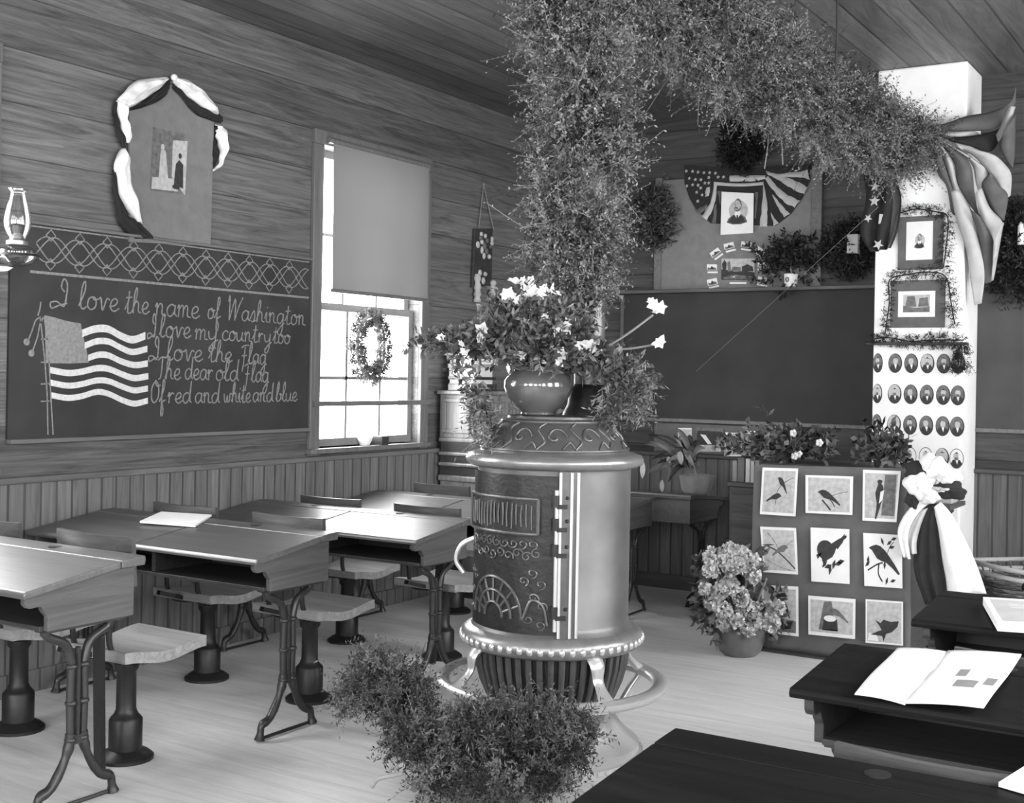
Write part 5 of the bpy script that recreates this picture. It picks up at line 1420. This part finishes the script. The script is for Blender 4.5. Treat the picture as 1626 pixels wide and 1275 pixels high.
# big bow with streamers
bo = thing('ribbon_bow', 'large white and dark ribbon bow with long streamers at the tall desk corner', 'bow', (3.17, 6.33, 1.0))
BO = np.array((3.17, 6.33, 1.0))
def BW(x, y, Y): return bw(1440 + x / 4.247, 700 + y / 4.247, Y)
def ribbon(nm, left, right, m, Y0_, Y1_, folds, seed, amp=.012):
    A_, B_ = cr([BW(x, y, 6.33) for x, y in left], 6), cr([BW(x, y, 6.33) for x, y in right], 6); n = min(len(A_), len(B_)); rows = []
    for i in range(n):
        r = []
        for j in range(17):
            t = j / 16; p = A_[i] * (1 - t) + B_[i] * t; s_ = i / (n - 1)
            r.append(p + np.array((0, (Y0_ * (1 - s_) + Y1_ * s_) + amp * (0.3 + s_) * math.sin(t * math.pi * folds + seed) - .02 * math.sin(math.pi * t), 0)) - BO)
        rows.append(r)
    return MB().sheet(rows).build(nm, m, bo, smooth=60, solid=.0025)
ribbon('dark_streamer', [(180, 420), (95, 480), (50, 700), (40, 880), (115, 1115)], [(225, 430), (215, 560), (235, 750), (255, 900), (270, 1030)], CLOTHD, 0, .02, 5, 1)
ribbon('white_streamer', [(185, 450), (215, 600), (240, 800), (262, 930), (270, 1028)], [(235, 410), (310, 500), (410, 690), (480, 850), (540, 1028)], CLOTHW, -.015, .0, 3, 2, .008)
ribbon('white_tail', [(120, 380), (40, 440), (-20, 520), (-50, 620), (-10, 770)], [(185, 400), (110, 460), (50, 540), (20, 640), (40, 790)], CLOTHW, -.02, -.04, 3, 3, .012)
ribbon('grey_tail', [(90, 470), (30, 570), (5, 660), (20, 750)], [(150, 450), (95, 580), (70, 680), (70, 760)], CLOTHG, -.01, -.02, 3, 4)
def loop_(nm, m, c, rx, ry, ry2, seed):
    """a crumpled puff of ribbon"""
    rg_ = random.Random(seed); C = BW(*c, 6.31) - BO; rows = []; n = 20; ph = rg_.uniform(0, 6); ax_ = rg_.uniform(0, math.pi)
    for i in range(n + 1):
        a = -math.pi / 2 + math.pi * i / n; r = []
        for j in range(33):
            b_ = 2 * math.pi * j / 32
            w = 1 + .13 * math.sin(3 * b_ + ph + 1.5 * a) + .09 * math.sin(7 * b_ + 2 * ph) * math.cos(a) + .06 * math.sin(5 * a + ph)
            r.append(C + np.array((rx * math.cos(a) * math.cos(b_) * w, -.02 + ry2 * math.sin(a) * w, ry * math.cos(a) * math.sin(b_) * w)))
        rows.append(r)
    return MB().sheet(rows).build(nm, m, bo, smooth=80)
loop_('white_loop', CLOTHW, (180, 170), .062, .062, .05, 1); loop_('white_loop', CLOTHW, (90, 295), .075, .075, .045, 2); loop_('white_loop', CLOTHW, (285, 235), .06, .045, .04, 3)
loop_('dark_loop', CLOTHD, (90, 215), .075, .055, .03, 4); loop_('dark_loop', CLOTHD, (290, 330), .085, .05, .03, 5); loop_('dark_loop', CLOTHD, (45, 390), .035, .05, .02, 6)
loop_('white_loop', CLOTHW, (165, 355), .05, .05, .05, 7); loop_('grey_loop', CLOTHG, (245, 325), .05, .016, .05, 8)

# ------------------------------------------------------------------ chimney: portrait poster, pictures, shelf, garlands, flags
CY = CH[2]
pst = thing('portrait_poster', 'white poster of oval portraits in rows on the front of the chimney', 'poster', (2.70, CY - .004, 1.0))
PO = (2.70, CY - .004, 1.0)
on(MB().box(CH[0] + .004, CH[1] - .003, CY - .004, CY - .001, .86, 1.69).build('sheet', PAPER, pst), PO)
PF = Frame((0, CY - .004, 0), (1, 0, 0), (0, 0, 1))
rg = random.Random(9)
xs = np.linspace(2.735, 3.205, 6)
for ri, (z, dz) in enumerate(((1.585, 0), (1.40, 0), (1.217, 0), (1.03, 0))):
    for ci in range(6):
        if ri == 3 and ci == 0: continue
        a, b_ = xs[ci] - (.012 if ci == 0 else .002), z; tone = rg.random(); k = MB(); e = 0.0
        rx, ry = (.030 if ci == 0 else .041), .059; pale = ri == 3 and ci in (1, 2, 3, 5)
        if ci == 5: a -= .012
        k.mat(1 if not pale else 2).oval(PF, a, b_, rx, ry, 0, .0008)
        k.mat(0).oval(PF, a, b_, rx * .90, ry * .92, .0008, .0010) if pale else None
        k.mat(2 if tone < .6 else 3).oval(PF, a - .002, b_ + .006, rx * .86, ry * .84, .0010, .0013) if not pale else None
        k.mat(1).prism([(a - rx * .8, b_ - ry * .55), (a - rx * .5, b_ - ry * .12), (a + rx * .45, b_ - ry * .12), (a + rx * .8, b_ - ry * .5), (a + rx * .3, b_ - ry * .92), (a - rx * .3, b_ - ry * .92)], PF, .0013, .0018)
        k.mat(0).prism([(a - .006, b_ - ry * .12), (a + .004, b_ - ry * .6), (a + .010, b_ - ry * .12)], PF, .0018, .0022)
        k.mat(4).oval(PF, a + rg.uniform(-.004, .003), b_ + ry * .22, rx * .36, ry * .36, .0018, .0026, 14)
        k.mat(1 if tone > .4 else 2).prism([(a - rx * .38, b_ + ry * .42), (a, b_ + ry * .66), (a + rx * .4, b_ + ry * .4), (a + rx * .2, b_ + ry * .48), (a - rx * .2, b_ + ry * .5)], PF, .0026, .0030)
        if tone > .3: k.mat(2).oval(PF, a, b_ + ry * -.02, rx * .28, ry * .16, .0026, .0030, 12)
        on(k.build('oval_portrait', [PAPER, INKD, INKM, INKL, CLOTHG], pst), PO)
def framed(name, label, P, In, draw, Y):
    (x0, y0), (x1, y1) = P; A_, B_ = bw(x0, y0, Y), bw(x1, y1, Y); L = ((A_[0] + B_[0]) / 2, CY, (A_[2] + B_[2]) / 2); r = thing(name, label, 'picture', L)
    on(MB().box(A_[0], B_[0], CY - .016, CY, B_[2], A_[2]).build('mat', PAPERD, r, bevel=.002), L)
    (x0, y0), (x1, y1) = In; a, b_ = bw(x0, y0, Y), bw(x1, y1, Y); q = Quad((a[0], CY - .017, b_[2]), (b_[0], CY - .017, b_[2]), (b_[0], CY - .017, a[2]), (a[0], CY - .017, a[2]))
    k = MB().prism([(0, 0), (1, 0), (1, 1), (0, 1)], q, -.001, .002); draw(k, q, .002); on(k.build('print', [PAPER, INKD, INKM, INKL], r), L)
    return r
framed('framed_portrait', 'white portrait print on dark mat, upper picture on the chimney', ((1427, 345), (1497, 427)), ((1440, 353), (1481, 412)), lambda k, q, t: man(k, q, t, .62, .5, .5), CY - .01)
def view2(k, q, t):
    poly(k, q, [(.14, .18), (.86, .18), (.86, .86), (.14, .86)], t, 3); poly(k, q, [(.14, .18), (.86, .18), (.86, .4), (.5, .34), (.14, .44)], t + .0007, 2); poly(k, q, [(.2, .4), (.25, .8), (.45, .82), (.5, .4)], t + .0007, 2); poly(k, q, [(.55, .4), (.58, .72), (.8, .76), (.84, .4)], t + .0007, 2)
framed('framed_view', 'white-bordered view print on dark mat, lower picture on the chimney', ((1415, 446), (1500, 520)), ((1427, 463), (1485, 503)), view2, CY - .01)
def draped(label, P, seed, n, rad=.014, L=.028):
    pts = [bw(x, y, CY - .03) for x, y in P]; o_ = np.array((pts[0][0], CY - .03, pts[0][2]))
    b, d = along([p - o_ for p in pts], n, rad, seed, .8, .5); b[:, 1] = np.clip(b[:, 1], -.05, .012); d[:, 1] = -np.abs(d[:, 1]); d[:, 2] -= .4
    r = thing('evergreen_garland', label, 'garland', o_)
    clamp(sprays('sprigs', b, d, L, LEAF_D, r, 8, .016, .005, .8, seed), 1, None, .025)
    MB().tube(cr([p - o_ for p in pts], 4), .004, 5).build('cord', CORD, r)
    return r
draped('thin evergreen garland over the upper chimney picture', [(1430, 338), (1455, 332), (1485, 336), (1505, 345), (1502, 395), (1498, 425)], 91, 150)
draped('thin evergreen garland framing the lower chimney picture', [(1405, 530), (1412, 480), (1412, 445), (1440, 436), (1475, 432), (1502, 440), (1510, 480), (1516, 515)], 92, 230)
draped('evergreen sprigs lying along the narrow chimney shelf', [(1378, 540), (1410, 536), (1445, 542), (1480, 540), (1530, 540)], 93, 230, .02)
draped('evergreen tuft hanging from the right end of the chimney shelf', [(1524, 545), (1528, 560), (1524, 590)], 94, 130, .03)
o = MB().box(CH[0] - .03, CH[1] + .035, CY - .05, CY, 1.694, 1.710).build('shelf', W_DARK, bevel=.003); tag(o, 'narrow dark shelf across the chimney between pictures and portraits', 'shelf')

# big flag gathered at the chimney and draped to the right
fg = thing('draped_flag', 'large striped flag gathered at the garland end and draped right of the chimney', 'flag', (2.99, CY - .05, 2.98))
FO = np.array((2.99, CY - .05, 2.98))
def FG(x, y, Y): return bw(1360 + x / 3.27, 90 + y / 3.27, Y)
def fstrip(rowsP, Ya, Yb, mi, seed, fold=.012):
    """one stripe: its two edges in survey pixels; it runs out from the gather towards the wall"""
    A_, B_ = cr([FG(*q, 7.40) for q in rowsP[0]], 7), cr([FG(*q, 7.40) for q in rowsP[1]], 7); n = min(len(A_), len(B_)); R = []
    for j in range(7):
        t = j / 6; r = []
        for i in range(n):
            s_ = i / (n - 1); p = A_[i] * (1 - t) + B_[i] * t
            y = Ya * (1 - s_) + Yb * s_ - .03 * math.sin(math.pi * t) * math.sin(math.pi * min(1, s_ + .2)) + fold * math.sin(i * .5 + seed)
            # keep the survey position while moving the point along the line of sight a little
            d = p - CAM; p = CAM + d * ((y - CAM[1]) / d[1]); r.append(p - FO)
        R.append(r)
    fk2.mat(mi).sheet(R)
fk2 = MB()
ST_ = [
 (([(330, 362), (450, 350), (570, 310), (700, 285), (800, 235), (828, 150)], [(360, 375), (470, 385), (600, 385), (720, 375), (790, 300), (826, 240)]), 0),
 (([(360, 375), (470, 388), (600, 385), (640, 400)], [(380, 385), (480, 415), (580, 415), (640, 405)]), 1),
 (([(370, 385), (480, 418), (600, 412), (730, 378), (790, 310)], [(375, 392), (500, 440), (600, 470), (700, 490), (770, 380)]), 2),
 (([(790, 255), (760, 320), (740, 380), (690, 460)], [(826, 260), (800, 340), (765, 400), (720, 470)]), 1),
 (([(510, 445), (600, 465), (680, 490)], [(540, 480), (600, 505), (680, 492)]), 1),
 (([(760, 400), (745, 470), (780, 540), (812, 575)], [(828, 300), (826, 400), (822, 500), (814, 560)]), 0),
 (([(520, 470), (600, 510), (690, 600), (760, 700), (790, 730)], [(690, 500), (730, 520), (780, 570), (805, 620), (800, 720)]), 1),
 (([(400, 415), (520, 490), (600, 560), (620, 660), (640, 720)], [(420, 420), (560, 500), (650, 560), (685, 600), (640, 690)]), 1),
 (([(690, 605), (650, 670), (700, 780), (760, 850)], [(700, 610), (740, 670), (786, 720), (768, 850)]), 0),
 (([(615, 710), (650, 850), (700, 930), (715, 970)], [(650, 680), (690, 780), (745, 840), (765, 870)]), 1),
 (([(440, 450), (510, 560), (530, 680), (610, 800), (700, 940)], [(500, 480), (590, 560), (612, 700), (640, 830), (715, 960)]), 0),
 (([(390, 410), (450, 520), (500, 680), (560, 780), (600, 860)], [(430, 440), (500, 550), (530, 670), (590, 780), (620, 860)]), 1),
 (([(385, 430), (420, 600), (470, 680), (500, 860), (545, 1000)], [(405, 430), (460, 560), (500, 690), (535, 850), (560, 960)]), 0),
 (([(490, 700), (520, 850), (570, 1000), (590, 1150), (612, 1290)], [(530, 690), (590, 800), (640, 980), (665, 1130), (650, 1280)]), 1),
 (([(590, 790), (630, 920), (655, 1050), (665, 1180)], [(640, 830), (700, 930), (714, 1000), (700, 1170)]), 0),
 (([(712, 960), (708, 1060), (700, 1165)], [(765, 860), (745, 970), (712, 1160)]), 1),
]
for i, (e, mi) in enumerate(ST_): fstrip(e, 7.36, 7.50 + .0, mi, i * 1.3, .006)
k_o = fk2.build('cloth', [CLOTHR, CLOTHG, CLOTHD], fg, smooth=60, solid=.003)
q = FG(815, 190, 7.84); q2 = FG(815, 190, 7.5)
MB().tube([q2 - FO, q - FO], .004, 5).build('tie_cord', CORD, fg)
# dark starry bunting on the left of the chimney
sb = thing('star_bunting', 'dark bunting with white stars hanging at the left edge of the chimney', 'bunting', (2.66, CY - .06, 2.9))
SO = np.array((2.66, CY - .06, 2.9))
def SBp(x, y, Y=7.38): return bw(1340 + x / 7.5, 270 + y / 7.5, Y)
rows = []; Lp, Rp = cr([SBp(*q) for q in ((330, -60), (230, 60), (250, 330), (190, 640), (210, 800), (330, 980))], 6), cr([SBp(*q) for q in ((560, -260), (620, 60), (690, 330), (680, 560), (640, 760), (560, 930))], 6)
for i in range(len(Lp)):
    rows.append([Lp[i] * (1 - t) + Rp[i] * t + np.array((0, .025 * math.sin(t * 15 + .12 * i), 0)) - SO for t in np.linspace(0, 1, 21)])
k = MB().sheet(rows, lambda i, j: 1 if 15 <= j < 19 else 0); k.build('cloth', [CLOTHD, CLOTHM], sb, smooth=60, solid=.003)
SF = Frame((0, 7.345, 0), (1, 0, 0), (0, 0, 1)); k = MB()
for (x, y, r) in ((370, 200, .030), (365, 370, .034), (410, 890, .034), (290, 575, .026)):
    p = SBp(x, y, 7.345); o = star(MB(), (p[0], p[2]), r, SF, 0, .003, .2 + x * .01).build('star', CLOTHG, sb); o.data.transform(Matrix.Translation(-Vector(SO)))
k.mat(0).prism([(SBp(*q, 7.345)[0], SBp(*q, 7.345)[2]) for q in ((412, 640), (435, 640), (468, 528), (425, 525))], SF, 0, .003)
o = k.build('white_patch', CLOTHG, sb); o.data.transform(Matrix.Translation(-Vector(SO)))

# wicker basket at the back right
wb = thing('wicker_basket', 'round wicker basket on the floor by the back wall at the right', 'basket', (3.66, 7.05, 0))
k = MB(); pr = [(.20, 0), (.215, .1), (.235, .22), (.25, .34), (.262, .44)]
for i in range(40):
    for dz in (0,):
        t = i / 40; z = .012 + .43 * t; r = np.interp(z, [p[1] for p in pr], [p[0] for p in pr]); k.tube([((r + .006 * (1 if (m + i) % 2 else -1)) * math.cos(m * math.pi / 24), (r + .006 * (1 if (m + i) % 2 else -1)) * math.sin(m * math.pi / 24), z) for m in range(48)], .0062, 5, True)
k.build('weave', WICKER, wb, smooth=60)
MB().lathe([(.195, 0), (.195, .012)], 32).build('bottom', WICKER, wb)
for z, r in ((.452, .272), (.50, .285)):
    MB().tube([(r * math.cos(t), r * math.sin(t), z + .012 * math.sin(2 * t)) for t in np.linspace(0, 2 * math.pi, 49)[:-1]], .013, 8, True).build('rim', PAPERG, wb, smooth=60)
k = MB()
for m in range(24): t = m * math.pi / 12; k.tube([(.20 * math.cos(t), .20 * math.sin(t), .01), (.262 * math.cos(t), .262 * math.sin(t), .45), (.285 * math.cos(t), .285 * math.sin(t), .50)], .005, 5)
k.build('stakes', WICKER, wb, smooth=60)

# ------------------------------------------------------------------ reed organ in the corner, books on it
og = thing('reed_organ', 'carved wooden reed organ against the left wall in the far corner', 'organ', (.02, 6.66, 0))
MB().box(.03, .50, 0, 1.05, .05, .76).build('lower_case', W_ORGAN, og, bevel=.006)
for x0, x1, z0, z1 in ((.02, .54, .76, .80), (.02, .52, .86, .885), (.02, .56, .93, .955), (.02, .54, 1.02, 1.05)):
    MB().box(x0, x1, -.015, 1.065, z0, z1).build('moulding', W_ORGAN, og, bevel=.01)
MB().box(.03, .48, .0, 1.05, .80, 1.02).build('key_case', W_DARK, og)
upc = MB().box(.02, .29, .0, 1.05, 1.05, 1.335).build('upper_case', W_ORGAN, og, bevel=.004)
k = MB().box(.045, .265, -.014, 0, 1.08, 1.105); k.box(.045, .265, -.014, 0, 1.285, 1.31); k.box(.045, .075, -.014, 0, 1.105, 1.285); k.box(.235, .265, -.014, 0, 1.105, 1.285); k.build('end_panel_frame', W_ORGAN, upc, bevel=.004)
MB().box(.01, .32, -.03, 1.08, 1.335, 1.362).build('top_board', W_ORGAN, og, bevel=.008)
OF = Frame((0, 0, 0), (1, 0, 0), (0, 0, 1))
for y in (-.005, 1.02):
    k = MB(); P = [(.29 + .07 + .075 * math.exp(-.16 * t) * math.cos(t + 1.2), 1.135 + .085 * math.exp(-.16 * t) * math.sin(t + 1.2)) for t in np.linspace(0, 10, 50)]
    k.tube([(a, y + .015, b_) for a, b_ in P], .013, 8); k.tube(cr([(.29, y + .015, 1.31), (.345, y + .015, 1.30), (.34, y + .015, 1.25), (.30, y + .015, 1.22), (.36, y + .015, 1.225)], 5), .013, 8)
    k.build('scroll_bracket', W_ORGAN, upc, smooth=60)
k = MB().box(.29, .30, .10, .95, 1.08, 1.10); k.box(.29, .30, .10, .95, 1.29, 1.31)
for i in range(18):
    for j in range(4):
        c = (.295, .13 + i * .047, 1.122 + j * .048); k.tube([(c[0], c[1] + .022 * math.cos(t), c[2] + .022 * math.sin(t)) for t in np.linspace(0, 2 * math.pi, 11)[:-1]], .0055, 5, True)
k.build('fretwork', W_ORGAN, upc, smooth=50)
k = MB()
for z in (.845, .90, .985): k.box(.48, .55, .0, 1.05, z, z + .02)
k.build('key_slip', W_ORGAN, og, bevel=.008)
for y in (.0, 1.0): MB().box(.03, .50, y, y + .05, 0, .05).build('foot', W_DARK, og)
rg = random.Random(12); z = 1.362
BKS = [('thick dark book at the bottom of the pile on the organ', .045, INKD), ('pale book just above the bottom book of the organ pile', .03, PAPER), ('thin dark book in the lower half of the organ pile', .018, INKD), ('thick white bundle in the middle of the organ pile', .06, PAPER), ('grey book above the thick white bundle on the organ', .025, PAPERG), ('white paper-bound book near the top of the organ pile', .035, PAPER), ('dark book with pale edge near the top of the organ pile', .022, INKM), ('pale thin book on top of the organ pile', .016, PAPER)]
for i, (lb, h, m) in enumerate(BKS):
    w, l_ = rg.uniform(.19, .23), rg.uniform(.24, .29); k = MB()
    k.mat(1).box(-w / 2 + .004, w / 2 - .006, -l_ / 2 + .006, l_ / 2 - .006, .003, h - .003); k.mat(0).box(-w / 2, w / 2, -l_ / 2, l_ / 2, 0, .003); k.box(-w / 2, w / 2, -l_ / 2, l_ / 2, h - .003, h); k.box(w / 2 - .006, w / 2, -l_ / 2, l_ / 2, .003, h - .003)
    o = k.build('book', [m, PAPER]); o.location = (.175 + rg.uniform(-.015, .015), 6.66 + .17, z); o.rotation_euler = (0, 0, rg.uniform(-.12, .12)); z += h
    tag(o, lb, 'book', 'pile of books on the organ')
